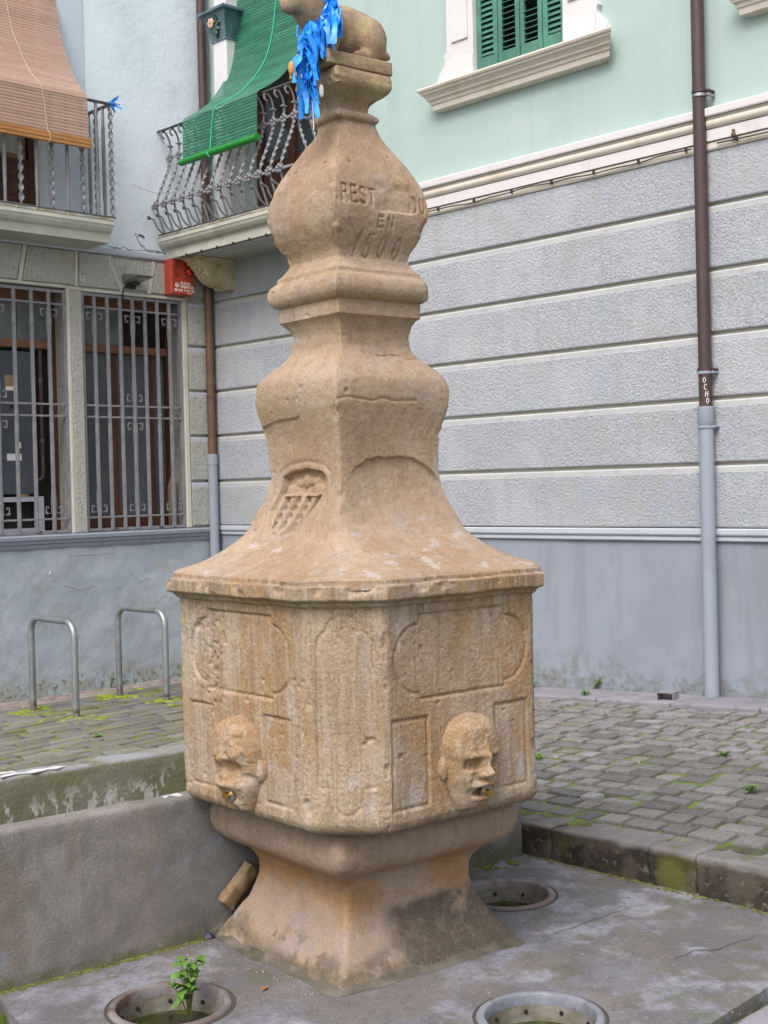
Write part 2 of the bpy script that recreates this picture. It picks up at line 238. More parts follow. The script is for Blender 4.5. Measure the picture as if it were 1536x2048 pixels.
# ------------------------------------------------------------------ mesh helpers
class MB:
    def __init__(s): s.v = []; s.f = []
    def add(s, V, F):
        o = len(s.v); s.v.extend([tuple(p) for p in V]); s.f.extend([tuple(i+o for i in f) for f in F]); return s
    def box(s, x0,x1,y0,y1,z0,z1):
        return s.add([(x0,y0,z0),(x1,y0,z0),(x1,y1,z0),(x0,y1,z0),(x0,y0,z1),(x1,y0,z1),(x1,y1,z1),(x0,y1,z1)],
            [(0,3,2,1),(4,5,6,7),(0,1,5,4),(1,2,6,5),(2,3,7,6),(3,0,4,7)])
    def cbox(s, x0,x1,y0,y1,z0,z1,c):
        lo=(x0,y0,z0); hi=(x1,y1,z1); V=[]; idx={}
        for sx in (0,1):
            for sy in (0,1):
                for sz in (0,1):
                    sg=(sx,sy,sz)
                    for a in range(3):
                        p=[(hi[k]-c if sg[k] else lo[k]+c) for k in range(3)]; p[a]=hi[a] if sg[a] else lo[a]
                        idx[sg+(a,)]=len(V); V.append(p)
        F=[]
        for a in range(3):
            b,c2=(a+1)%3,(a+2)%3
            for sa in (0,1):
                q=[]
                for (sb,s2) in ((0,0),(1,0),(1,1),(0,1)):
                    sg=[0,0,0]; sg[a]=sa; sg[b]=sb; sg[c2]=s2; q.append(idx[tuple(sg)+(a,)])
                F.append(q)
            for sb in (0,1):
                for s2 in (0,1):
                    g0=[0,0,0]; g1=[0,0,0]; g0[a]=0; g1[a]=1; g0[b]=g1[b]=sb; g0[c2]=g1[c2]=s2
                    F.append([idx[tuple(g0)+(b,)],idx[tuple(g0)+(c2,)],idx[tuple(g1)+(c2,)],idx[tuple(g1)+(b,)]])
        for sx in (0,1):
            for sy in (0,1):
                for sz in (0,1): F.append([idx[(sx,sy,sz,a)] for a in range(3)])
        return s.add(V,F)
    def sweep(s, prof, fn, l0, l1):
        n=len(prof); V=[fn(l0,a,b) for a,b in prof]+[fn(l1,a,b) for a,b in prof]
        F=[(i,(i+1)%n,n+(i+1)%n,n+i) for i in range(n)]+[tuple(range(n)),tuple(range(2*n-1,n-1,-1))]
        return s.add(V,F)
    def prism(s, poly, fn, d0, d1):        # poly in (a,b), extruded d0..d1 ; fn(a,b,d)
        n=len(poly); V=[fn(a,b,d0) for a,b in poly]+[fn(a,b,d1) for a,b in poly]
        return s.add(V,[(i,(i+1)%n,n+(i+1)%n,n+i) for i in range(n)]+[tuple(range(n)),tuple(range(2*n-1,n-1,-1))])
    def tube(s, pts, r, n=8, twist=0.0, closed=False, flat=None):
        P=[Vector(p) for p in pts]; m=len(P); R=r if isinstance(r,(list,tuple)) else [r]*m
        T=[]
        for i in range(m):
            a=P[max(i-1,0)] if not closed else P[i-1]; b=P[min(i+1,m-1)] if not closed else P[(i+1)%m]; T.append((b-a).normalized())
        up=Vector((0,0,1)) if abs(T[0].z)<.9 else Vector((1,0,0))
        nx=T[0].cross(up).normalized(); V=[]
        for i in range(m):
            nx=(nx-T[i]*nx.dot(T[i])).normalized(); ny=T[i].cross(nx); tw=twist*i/max(m-1,1)
            for k in range(n):
                a=2*math.pi*(k+.5)/n; ca,sa=math.cos(a),math.sin(a)
                if flat: sa*=flat
                ca,sa=ca*math.cos(tw)-sa*math.sin(tw),ca*math.sin(tw)+sa*math.cos(tw)
                V.append(P[i]+nx*(R[i]*ca)+ny*(R[i]*sa))
        F=[]
        for i in range(m-1 if not closed else m):
            j=(i+1)%m
            for k in range(n): F.append((i*n+k,i*n+(k+1)%n,j*n+(k+1)%n,j*n+k))
        if not closed: F+= [tuple(range(n-1,-1,-1)),tuple(range((m-1)*n,m*n))]
        return s.add(V,F)
    def lathe(s, prof, n=40, c=(0,0,0), cap=False):
        V=[]; F=[]; m=len(prof)
        for (r,z) in prof:
            for k in range(n): a=2*math.pi*k/n; V.append((c[0]+r*math.cos(a),c[1]+r*math.sin(a),c[2]+z))
        for i in range(m-1):
            for k in range(n): F.append((i*n+k,i*n+(k+1)%n,(i+1)*n+(k+1)%n,(i+1)*n+k))
        if cap: F.append(tuple(range((m-1)*n,m*n)))
        return s.add(V,F)
    def ball(s, c, r, n=8, m=5):
        V=[];F=[]; rx,ry,rz=(r if isinstance(r,(tuple,list)) else (r,r,r))
        for i in range(m+1):
            ph=math.pi*i/m
            for k in range(n): a=2*math.pi*k/n; V.append((c[0]+rx*math.sin(ph)*math.cos(a),c[1]+ry*math.sin(ph)*math.sin(a),c[2]+rz*math.cos(ph)))
        for i in range(m):
            for k in range(n): F.append((i*n+k,i*n+(k+1)%n,(i+1)*n+(k+1)%n,(i+1)*n+k))
        return s.add(V,F)
    def grid(s, P):                         # P: (m,n,3)
        P=np.asarray(P); m,n=P.shape[:2]; V=P.reshape(-1,3); F=[(i*n+j,i*n+j+1,(i+1)*n+j+1,(i+1)*n+j) for i in range(m-1) for j in range(n-1)]
        return s.add(V.tolist(),F)
def link(o, parent=None):
    COL.objects.link(o)
    if parent is not None: o.parent = parent
    return o
def root_of(o):
    while o.parent is not None: o = o.parent
    return o
def thing(name, label, cat, base=(0,0,0), frame=FB, group=None):
    o = bpy.data.objects.new(name, None); COL.objects.link(o); o.empty_display_size = .1
    o.matrix_world = frame @ Matrix.Translation(base); BASE[o.name] = Vector(base)
    o['label'] = label; o['category'] = cat
    if group: o['group'] = group
    return o
def tag(o, label, cat, group=None, kind=None):
    if label: o['label'] = label
    if cat: o['category'] = cat
    if group: o['group'] = group
    if kind: o['kind'] = kind
    return o
def mesh_from(name, V, F, m, smooth=True, angle=35, fix=True, weld=False):
    me = bpy.data.meshes.new(name); me.from_pydata(V, [], F)
    if fix or weld:
        bm = bmesh.new(); bm.from_mesh(me)
        if weld: bmesh.ops.remove_doubles(bm, verts=bm.verts, dist=1e-5)
        bmesh.ops.recalc_face_normals(bm, faces=bm.faces); bm.to_mesh(me); bm.free()
    me.materials.append(MATS[m])
    if smooth:
        me.shade_smooth(); me.set_sharp_from_angle(angle=math.radians(angle))
    me.update(); return me
def part(name, mb, m, parent, smooth=True, kind=None, fix=True, angle=35):
    """a mesh under `parent`, vertices given in the frame of the parent's root thing"""
    b = BASE[root_of(parent).name]
    V = [(p[0]-b.x, p[1]-b.y, p[2]-b.z) for p in mb.v]
    o = bpy.data.objects.new(name, mesh_from(name, V, mb.f, m, smooth, angle, fix)); link(o, parent)
    if kind: o['kind'] = kind
    return o
def solo(name, mb, m, label, cat, base, frame, group=None, kind=None, smooth=True, fix=True):
    V = [(p[0]-base[0], p[1]-base[1], p[2]-base[2]) for p in mb.v]
    o = bpy.data.objects.new(name, mesh_from(name, V, mb.f, m, smooth, 35, fix)); COL.objects.link(o)
    o.matrix_world = frame @ Matrix.Translation(base); BASE[o.name] = Vector(base)
    return tag(o, label, cat, group, kind)
def place(name, me, parent, loc, rot=(0,0,0), scale=(1,1,1)):
    o = bpy.data.objects.new(name, me); link(o, parent); o.location = loc; o.rotation_euler = rot; o.scale = scale; return o
def struct(name, mb, m, frame=FW, smooth=True, fix=True):
    o = bpy.data.objects.new(name, mesh_from(name, mb.v, mb.f, m, smooth, 35, fix)); COL.objects.link(o); o.matrix_world = frame; BASE[o.name] = Vector((0,0,0))
    o['kind'] = 'structure'; return o
def RW(l,a,b): return (l,-a,b)          # along right wall: s, offset from wall, z
def LW(l,a,b): return (a,-l,b)          # along left wall:  t, offset, z
def rough_block(x0,x1,y0,y1,z0,z1,res=.03,r=.015,amp=.004,seed=0,nsc=14):
    lo=np.array([x0,y0,z0]); hi=np.array([x1,y1,z1]); V=[];F=[]; r=min(r,(hi-lo).min()*.45)
    for a in range(3):
        b,c=(a+1)%3,(a+2)%3
        nb=max(1,int((hi[b]-lo[b])/res)); nc=max(1,int((hi[c]-lo[c])/res))
        tb=np.concatenate([[0,r/(hi[b]-lo[b])*.5],np.linspace(r/(hi[b]-lo[b]),1-r/(hi[b]-lo[b]),nb+1),[1-r/(hi[b]-lo[b])*.5,1]])
        tc=np.concatenate([[0,r/(hi[c]-lo[c])*.5],np.linspace(r/(hi[c]-lo[c]),1-r/(hi[c]-lo[c]),nc+1),[1-r/(hi[c]-lo[c])*.5,1]])
        for sd in (0,1):
            G=np.zeros((len(tb),len(tc),3)); G[...,a]=hi[a] if sd else lo[a]
            G[...,b]=(lo[b]+(hi[b]-lo[b])*tb)[:,None]; G[...,c]=(lo[c]+(hi[c]-lo[c])*tc)[None,:]
            o=len(V); n=len(tc)
            V.extend(G.reshape(-1,3).tolist())
            F.extend([(o+i*n+j,o+i*n+j+1,o+(i+1)*n+j+1,o+(i+1)*n+j) for i in range(len(tb)-1) for j in range(n-1)])
    P=np.array(V); inner=np.clip(P,lo+r,hi-r); d=P-inner; dn=d/np.maximum(np.linalg.norm(d,axis=1,keepdims=True),1e-9)
    ns=fbm(P,nsc,3,seed)[:,None]*amp
    P=inner+dn*(r+ns)
    mb=MB(); mb.v=[tuple(p) for p in P]; mb.f=F; return mb
def weld_mesh(name, mb, m, base=(0,0,0)):
    V=[(p[0]-base[0],p[1]-base[1],p[2]-base[2]) for p in mb.v]
    return mesh_from(name, V, mb.f, m, True, 50, True, True)
# ================================================================== SETTING: ground, street, platform
def zst(s, t):                                           # street height in building coordinates
    return -.035 + .0517*np.clip(s, -1, 12)*np.maximum(.3, 1-.15*t) - .0076*np.clip(t, 0, 9)
INV = FB.inverted()
def w2b(x, y): p = INV @ Vector((x, y, 0)); return p.x, -p.y
KERB_A, KERB_B = np.array([.486,5.762]), np.array([1.381,4.822])     # foot of the kerb face on the platform
kd = (KERB_B-KERB_A); kd /= np.linalg.norm(kd); kn = np.array([kd[1], -kd[0]])
if kn @ np.array([1., 1.]) < 0: kn = -kn                 # away from the platform
PLAT = [(-1.42,4.40),(.46,5.86),(1.78,4.62),(1.172,4.106),(.923,3.839),(.15,3.01),(-.62,3.06),(-1.143,3.962),(-1.262,4.160)]
def in_poly(x, y, poly):
    c = np.zeros(np.shape(x), bool); n = len(poly)
    for i in range(n):
        (x0,y0),(x1,y1) = poly[i], poly[i-1]
        with np.errstate(divide='ignore', invalid='ignore'):
            c ^= ((y0 > y) != (y1 > y)) & (x < (x1-x0)*(y-y0)/(y1-y0+1e-12)+x0)
    return c
g = MB(); g.add([(-250,-250,-.7),(250,-250,-.7),(250,250,-.7),(-250,250,-.7)], [(0,1,2,3)])
struct('ground', g, 'ground_earth')
# street bed (moss and soil between the setts)
ns_, nt_ = 150, 190
S_, T_ = np.meshgrid(np.linspace(0, 11, ns_), np.linspace(0, 14, nt_), indexing='ij')
Z_ = zst(S_, T_)
c_, s_ = math.cos(-TH), math.sin(-TH)
WX = CORNER.x + S_*c_ + T_*s_; WY = CORNER.y + S_*s_ - T_*c_
pit = in_poly(WX, WY, PLAT)
eT, nT = WX*math.cos(math.radians(37.8))+WY*math.sin(math.radians(37.8)), -WX*math.sin(math.radians(37.8))+WY*math.cos(math.radians(37.8))
front = (WY < 4.6) & ~pit
Z_ = np.where(front, np.minimum(Z_, -.02), Z_)
near = ((WX-KERB_A[0])*kn[0]+(WY-KERB_A[1])*kn[1] < .10) & (nT < 4.16)
Z_ = np.where(near, np.where(front, -.02, -.12), Z_)
Z_ = np.where(pit, -.12, Z_)
Z_ = np.where((nT > 4.10) & (nT < 4.98) & (eT > 1.3) & (eT < 3.95), -.1, Z_)
Z_ = Z_ + .006*fbm(np.stack([S_,T_,0*S_],-1), 6, 2, 3)
g = MB(); g.grid(np.stack([S_, -T_, Z_], -1))
street = struct('street', g, 'joint_moss', FB, fix=False)
# setts
def sett_mesh(seed, m, n=4):
    rg = np.random.default_rng(seed)
    pts = [(-.5,-.5),(.5,-.5),(.5,.5),(-.5,.5)]; V=[]; 
    jit = rg.uniform(-.055,.055,(4,2))
    for (k,z,i) in ((0,-.5,0.0),(1,.42,0.0),(2,.48,.015),(3,.5,.05)):
        for q,(x,y) in enumerate(pts):
            V.append(((x+jit[q,0])*(1-2*i*.55), (y+jit[q,1])*(1-2*i*.55), z + (rg.uniform(-.03,.03) if k==3 else 0)))
    F=[]
    for k in range(3):
        for q in range(4): F.append((k*4+q, k*4+(q+1)%4, (k+1)*4+(q+1)%4, (k+1)*4+q))
    V.append((rg.uniform(-.1,.1), rg.uniform(-.1,.1), .53)); F += [(12+q, 12+(q+1)%4, 16) for q in range(4)]
    return mesh_from('sett', V, F, m, True, 50)
SETTS = {m: [sett_mesh(k+10, m) for k in range(6)] for m in ('sett_stone','sett_mossy','sett_pink')}
rs = np.random.default_rng(5)
items = []
def to_world(s, t): return CORNER.x + s*c_ + t*s_, CORNER.y + s*s_ - t*c_
def blocked(s, t, mrg=.0):
    x, y = to_world(s, t)
    e = x*math.cos(math.radians(37.8))+y*math.sin(math.radians(37.8)); n = -x*math.sin(math.radians(37.8))+y*math.cos(math.radians(37.8))
    if 1.25 < e < 3.99 and 4.05 < n < 5.03+mrg: return True
    if n < 4.1: # right of kerb only
        return (x-KERB_A[0])*kn[0]+(y-KERB_A[1])*kn[1] < .235+mrg
    if n < 5.1: return (x-KERB_A[0])*kn[0]+(y-KERB_A[1])*kn[1] < .235 and e > 2
    return False
def visible(s, t):
    x, y = to_world(s, t); 
    if y < 3.4: return False
    px = 768+2627*x/y; py = 985+2627*(1.6-float(zst(s,t)))/y
    return -1100 < px < 2700 and py < 2300
t = .40                                                  # right side: rows parallel to the right wall
while t < 4.6:
    hgt = rs.uniform(.100,.135); s = 3.55 + rs.uniform(-.2,0)
    while s < 9.4:
        ln = rs.uniform(.11,.205)
        if not blocked(s+ln/2, t+hgt/2) and visible(s+ln/2, t+hgt/2): items.append((s+ln/2+rs.normal()*.003, t+hgt/2+rs.normal()*.005, ln-.021-rs.uniform(0,.008), hgt-.020-rs.uniform(0,.010), 'sett_stone', 0))
        s += ln
    t += hgt
s = .06                                                   # left side: rows parallel to the left wall
while s < 3.5:
    wd = rs.uniform(.09,.12) if s < .42 else rs.uniform(.13,.165); t = .1 + rs.uniform(0,.2)
    while t < 7.6:
        ln = rs.uniform(.13,.2) if s < .42 else rs.uniform(.17,.34)
        if not blocked(s+wd/2, t+ln/2, .05) and visible(s+wd/2, t+ln/2): items.append((s+wd/2, t+ln/2, wd-.017, ln-.017, 'sett_pink' if s < .42 else 'sett_mossy', 1))
        t += ln
    s += wd
def sett_matrix(it):
    s, t, a, b, m, side = it
    z = float(zst(s,t)); dzs = float(zst(s+.1,t)-z)/.1; dzt = float(zst(s,t+.1)-z)/.1
    h = .09; rot = Euler((-dzt*-1*-1+rs.uniform(-.03,.03), -dzs+rs.uniform(-.03,.03), rs.uniform(-.05,.05)))
    return Matrix.Translation((s, -t, z+.012-h*.5+rs.uniform(-.004,.005))) @ rot.to_matrix().to_4x4() @ Matrix.Diagonal((a, b, h, 1))
def area_px(it):
    x, y = to_world(it[0], it[1]); return it[2]*it[3]/y**3
items.sort(key=lambda i: -area_px(i))
onscreen = lambda it: (lambda x,y: -20 < 768+2627*x/y < 1556)(*to_world(it[0], it[1]))
main = [i for i in items if onscreen(i)][:298]; rest = [i for i in items if i not in main]
for it in main:
    o = bpy.data.objects.new('sett', random.choice(SETTS[it[4]])); link(o, street); o.matrix_local = sett_matrix(it)
V=[];F=[];
for mname in ('sett_stone','sett_mossy','sett_pink'):
    g = MB()
    for it in rest:
        if it[4] != mname: continue
        me = random.choice(SETTS[mname]); M = sett_matrix(it)
        g.add([M @ v.co for v in me.vertices], [tuple(p.vertices) for p in me.polygons])
    if g.v:
        o = part('sett_field', g, mname, street, kind='stuff', angle=50)
# pavement slabs along the foot of the right wall
s = 3.3; k = 0
while s < 9.4:
    ln = rs.uniform(.45,.75)
    zc = float(zst(s+ln/2, .2)); me = weld_mesh('pavement_slab', rough_block(-ln/2+.006, ln/2-.006, -.19, .19, -.06, 0, .08, .012, .003, k), 'pavement_slab')
    o = place('pavement_slab', me, street, (s+ln/2, -.205, zc+.022), (0, -math.atan(.0517), 0)); s += ln; k += 1
# kerb stones along the platform
kerb = bpy.data.objects.new('kerb', None); COL.objects.link(kerb); kerb['kind'] = 'structure'
ang = math.atan2(kd[1], kd[0])
KF = Matrix.Translation((KERB_A[0], KERB_A[1], 0)) @ Matrix.Rotation(ang, 4, 'Z'); kerb.matrix_world = KF; BASE[kerb.name] = Vector((0,0,0))
sgn = 1 if (np.array([-kd[1], kd[0]]) @ kn) > 0 else -1
def ktop(l):
    x, y = KERB_A + kd*l + kn*.1; ss, tt = w2b(x, y); return float(zst(ss, tt))
l = -.06; k = 0
for ln in (.33, .50, .22, .78, .6, .6):
    a, b = (0, .205) if sgn > 0 else (-.205, 0)
    z1 = ktop(l+ln/2)+.006
    blk = rough_block(l+.0015, l+ln-.0015, a, b, -.12, z1, .025, .014, .005, 40+k, 14)
    V = np.array(blk.v); V[:,2] += (V[:,2] > 0)*( .045*(V[:,0]-l-ln/2) ); blk.v = [tuple(p) for p in V]
    o = bpy.data.objects.new('kerb_stone', weld_mesh('kerb_stone', blk, 'kerb_granite')); link(o, kerb); l += ln; k += 1
# platform: one concrete slab with three round openings, from a filled outline
TUBS = [(-.704,4.073),(.433,3.916),(.44,5.104)]
cu = bpy.data.curves.new('platform_outline', 'CURVE'); cu.dimensions = '2D'; cu.fill_mode = 'BOTH'; cu.extrude = .06
def spline(pts):
    sp = cu.splines.new('POLY'); sp.points.add(len(pts)-1); sp.use_cyclic_u = True
    for p, q in zip(sp.points, pts): p.co = (q[0], q[1], 0, 1)
def edge_noise(poly):
    out = []; n = len(poly)
    for i in range(n):
        a, b = np.array(poly[i]), np.array(poly[(i+1)%n]); m = max(1, int(np.linalg.norm(b-a)/.05))
        for k in range(m):
            p = a+(b-a)*k/m; out.append(p + .006*np.array([vnoise(np.array([p[0],p[1],1.]), 16), vnoise(np.array([p[0],p[1],5.]), 16)]))
    return out
spline(edge_noise(PLAT))
for (x, y) in TUBS: spline([(x+.184*math.cos(2*math.pi*k/48), y+.184*math.sin(2*math.pi*k/48)) for k in range(48)])
tmp = bpy.data.objects.new('tmp', cu); COL.objects.link(tmp); bpy.context.view_layer.update()
me = bpy.data.meshes.new_from_object(tmp.evaluated_get(bpy.context.evaluated_depsgraph_get())); bpy.data.objects.remove(tmp)
me.materials.clear(); me.materials.append(MATS['concrete']); me.transform(Matrix.Translation((0,0,-.06)))
plat = bpy.data.objects.new('platform', me); COL.objects.link(plat); plat['kind'] = 'structure'; BASE[plat.name] = Vector((0,0,0))
# cracks in the platform: thin recessed-looking dark fissures as real slivers
def crack(pts, wdt, name, z=.0025):
    g = MB(); L_, R_ = [], []
    P = [np.array(p) for p in pts]; Q=[]
    for i in range(len(P)-1):
        for k in range(6): Q.append(P[i]+(P[i+1]-P[i])*k/6 + .006*RNG.normal(size=2))
    Q.append(P[-1])
    for i, q in enumerate(Q):
        d = Q[min(i+1,len(Q)-1)]-Q[max(i-1,0)]; d /= np.linalg.norm(d)+1e-9; nn = np.array([-d[1], d[0]]); ww = wdt*(.35+.65*math.sin(math.pi*(i+.5)/len(Q)))*RNG.uniform(.6,1.2)
        L_.append((*(q+nn*ww), z)); R_.append((*(q-nn*ww), z))
    n = len(L_); g.add(L_+R_, [(i,i+1,n+i+1,n+i) for i in range(n-1)]); return part(name, g, 'vent_soil', plat, smooth=False)
mat('vent_soil', (.060,.055,.047), .95)
crack([(.53,4.62),(.68,4.74),(.93,4.95)], .0016, 'crack')
crack([(.93,4.36),(1.02,4.44),(1.10,4.45),(1.26,4.56)], .0024, 'crack')
# slab across the gap at the front right, and mossy filler in the gap
g = rough_block(0, 1.4, -.9, -.035, -.12, -.012, .08, .02, .006, 3)
a47 = math.radians(47); GM = Matrix.Translation((.55,3.44,0)) @ Matrix.Rotation(a47, 4, 'Z')
fs = bpy.data.objects.new('pavement', weld_mesh('pavement', g, 'pavement_slab')); COL.objects.link(fs); fs.matrix_world = GM; fs['kind'] = 'structure'
# mortar fillet where the fountain foot meets the platform
# ================================================================== TROUGH
TB = (2.8, 4.55, 0)
tr = thing('watering_trough', 'long grey concrete watering trough behind the fountain foot, running to the left edge', 'trough', TB, FT)
def tpart(name, m, *a, **k):
    o = bpy.data.objects.new(name, weld_mesh(name, rough_block(*a, **k), m, TB)); link(o, tr); return o
tpart('front_wall', 'trough_concrete', 1.30, 3.912, 4.117, 4.215, -.05, .522, res=.03, r=.018, amp=.004, seed=1)
tpart('rear_wall', 'trough_rear', 1.30, 3.912, 4.885, 5.0, -.05, .522, res=.03, r=.018, amp=.004, seed=2)
tpart('end_wall', 'trough_rear', 1.30, 1.61, 4.213, 4.887, -.05, .518, res=.04, r=.012, amp=.003, seed=3)
tpart('end_wall', 'trough_concrete', 3.81, 3.909, 4.213, 4.887, -.05, .518, res=.04, r=.012, amp=.003, seed=4)
tpart('trough_floor', 'trough_rear', 1.60, 3.82, 4.21, 4.89, .02, .10, res=.1, r=.01, amp=.003, seed=5)
# flaking white paint left on the rear wall's rim
def flake(name, e0, e1, y0, y1, z, seed, m='flake_paint', parent=tr):
    n = 40; g = MB(); top=[]; bot=[]
    for i in range(n):
        u = i/(n-1); e = e0+(e1-e0)*u; a = vnoise(np.array([e*1., seed, 0.]), 22, seed); b = vnoise(np.array([e*1., seed, 3.]), 30, seed)
        top.append((e, y1-.012*(1+a), z)); bot.append((e, y0+.014*(1+b), z))
    V=[]; 
    for i in range(n): V += [top[i], bot[i], (bot[i][0], bot[i][1], bot[i][2]-.004), (top[i][0], top[i][1], z-.004)]
    F=[]
    for i in range(n-1):
        for q in range(4): F.append((i*4+q, i*4+(q+1)%4, (i+1)*4+(q+1)%4, (i+1)*4+q))
    g.add(V, F); return part(name, g, m, parent)
flake('paint_flake', 1.55, 1.98, 4.925, 4.985, .5265, 3)
flake('paint_flake', 1.90, 2.17, 4.878, 4.93, .5268, 5)
flake('paint_flake', 2.20, 2.27, 4.135, 4.175, .5262, 9)
flake('paint_flake', 2.30, 2.36, 4.14, 4.165, .5262, 12)
# ================================================================== ROUND TUBS SUNK IN THE PLATFORM
def tub(c, rim, label, water=-.075, grp='round tubs sunk in the platform'):
    t = thing('sunken_tub', label, 'tub', (c[0], c[1], 0), FW, grp)
    g = MB(); g.lathe([(.166,-.03),(.166,.002),(.169,.008),(.175,.0105),(.184,.010),(.190,.007),(.193,.002),(.193,-.02)], 56, (c[0],c[1],0)); part('rim', g, rim, t)
    g = MB(); g.lathe([(.1652,-.026),(.1645,-.04),(.154,-.12),(.143,-.20),(.10,-.215),(.002,-.216)], 48, (c[0],c[1],0)); part('basin', g, 'tub_wall', t, fix=False)
    g = MB(); g.lathe([(.1565,water),(.10,water+.0005),(.05,water),(.001,water)], 48, (c[0],c[1],0)); wob = part('water', g, 'water_green', t, fix=False)
    for a in (60, 100, 140, 20, 170):
        a = math.radians(a); x, y = c[0]+.161*math.cos(a), c[1]+.161*math.sin(a)
        g = MB(); g.ball((x, y, -.045), (.007,.007,.007), 8, 5); part('overflow_hole', g, 'interior_dark', t)
    g = MB(); rr = .197
    g.lathe([(.195,.0015),(.2005,.003),(.2045,.0015)], 56, (c[0],c[1],0)); part('mossy_joint', g, 'vent_soil', t, fix=False)
    return t
tub(TUBS[0], 'rim_rust', 'rusty rimmed round tub with a green weed growing out of it')
tub(TUBS[1], 'rim_pale', 'round tub with a pale metal rim, in front of the fountain on the right')
tub(TUBS[2], 'rim_rust', 'rusty rimmed round tub partly hidden behind the right side of the fountain foot')
# ================================================================== FOUNTAIN
fo = thing('fountain', 'tall carved sandstone fountain with onion shaped shaft and two mask spouts', 'fountain', (0,0,0), FF)
def big_mesh(name, P, m, parent, closed=True, smooth=True, angle=42):
    """P (rows, cols, 3): closed around cols"""
    r, c = P.shape[:2]; V = P.reshape(-1,3)
    i = np.arange(r-1)[:,None]; j = np.arange(c if closed else c-1)[None,:]; j2 = (j+1) % c
    F = np.stack([i*c+j, i*c+j2, (i+1)*c+j2, (i+1)*c+j], -1).reshape(-1,4)
    me = bpy.data.meshes.new(name); me.vertices.add(len(V)); me.vertices.foreach_set('co', V.astype(np.float32).ravel())
    me.loops.add(F.size); me.loops.foreach_set('vertex_index', F.astype(np.int32).ravel())
    me.polygons.add(len(F)); me.polygons.foreach_set('loop_start', np.arange(0, F.size, 4, dtype=np.int32)); me.polygons.foreach_set('loop_total', np.full(len(F), 4, np.int32))
    me.update(calc_edges=True); me.validate(); me.materials.append(MATS[m])
    me.shade_smooth(); me.set_sharp_from_angle(angle=math.radians(angle))
    o = bpy.data.objects.new(name, me); link(o, parent); return o
def seg_dist(X, Z, pts, closed=False):
    P = [np.array(p, float) for p in pts]; D = np.full(X.shape, 9.0)
    rng = range(len(P)) if closed else range(len(P)-1)
    for i in rng:
        a, b = P[i], P[(i+1)%len(P)]; d = b-a; L2 = d@d+1e-12
        t = np.clip(((X-a[0])*d[0]+(Z-a[1])*d[1])/L2, 0, 1)
        D = np.minimum(D, np.hypot(X-a[0]-t*d[0], Z-a[1]-t*d[1]))
    return D
def inside(X, Z, pts): return in_poly(X, Z, pts)
def arc(cx, cz, rx, rz, a0, a1, n=14): return [(cx+rx*math.cos(math.radians(a0+(a1-a0)*k/n)), cz+rz*math.sin(math.radians(a0+(a1-a0)*k/n))) for k in range(n+1)]
def incise(D, wd, dp): return dp*np.exp(-(D/wd)**2)
GLY = {'R':[[(0,0),(0,1),(.6,1),(.75,.8),(.6,.52),(0,.5)],[(.4,.5),(.8,0)]],'E':[[(.75,1),(0,1),(0,0),(.75,0)],[(0,.52),(.6,.52)]],
 'S':[[(.75,.85),(.55,1),(.2,1),(.03,.8),(.15,.58),(.6,.45),(.76,.22),(.55,0),(.2,0),(0,.15)]],'T':[[(0,1),(.8,1)],[(.4,1),(.4,0)]],'A':[[(0,0),(.4,1),(.8,0)],[(.15,.35),(.65,.35)]],
 'U':[[(0,1),(0,.2),(.2,0),(.55,0),(.75,.2),(.75,1)]],'D':[[(0,0),(0,1),(.45,1),(.72,.75),(.72,.25),(.45,0),(0,0)]],'N':[[(0,0),(0,1),(.75,0),(.75,1)]],
 '1':[[(.1,.75),(.45,1),(.3,0)]],'5':[[(.75,1),(.15,1),(.08,.55),(.5,.6),(.74,.35),(.6,.05),(.3,0),(0,.12)]],'0':[[(.35,1),(.62,.85),(.7,.5),(.62,.15),(.35,0),(.1,.15),(0,.5),(.1,.85),(.35,1)]]}
def text_dist(X, Z, items):
    D = np.full(X.shape, 9.0)
    for ch, x, z, wd, h, sl in items:
        for st in GLY[ch]: D = np.minimum(D, seg_dist(X, Z, [(x+a*wd+sl*b*h, z+b*h) for a, b in st]))
    return D
PROF = [(3.046,.112),(3.040,.118),(3.022,.124),(3.005,.126),(2.988,.121),(2.972,.104),(2.955,.084),(2.942,.074),(2.925,.071),(2.914,.073),(2.911,.080),(2.904,.087),(2.895,.089),(2.886,.087),(2.879,.080),(2.876,.077),
 (2.85,.083),(2.81,.101),(2.76,.130),(2.70,.165),(2.65,.188),(2.60,.202),(2.56,.206),(2.52,.203),(2.48,.190),(2.44,.169),(2.41,.154),(2.392,.151),(2.378,.157),(2.352,.176),(2.346,.182),(2.333,.184),(2.329,.188),(2.318,.200),(2.300,.208),(2.284,.210),(2.268,.207),(2.252,.197),(2.244,.187),(2.241,.180),
 (2.236,.181),(2.192,.181),(2.186,.174),(2.165,.161),(2.13,.152),(2.10,.151),(2.07,.160),(2.045,.180),(2.02,.207),(1.995,.230),(1.965,.246),(1.93,.250),(1.89,.247),(1.84,.236),(1.79,.225),(1.74,.218),(1.69,.216),(1.64,.219),(1.60,.226),(1.55,.241),(1.50,.264),(1.45,.300),(1.41,.355),(1.38,.405),(1.355,.455),(1.338,.505),(1.328,.534),(1.318,.545),(1.290,.546)]
CH = [(3.1,-.02),(1.62,-.02),(1.55,.0),(1.50,.02),(1.45,.055),(1.41,.095),(1.38,.125),(1.355,.152),(1.335,.175),(1.316,.19)]
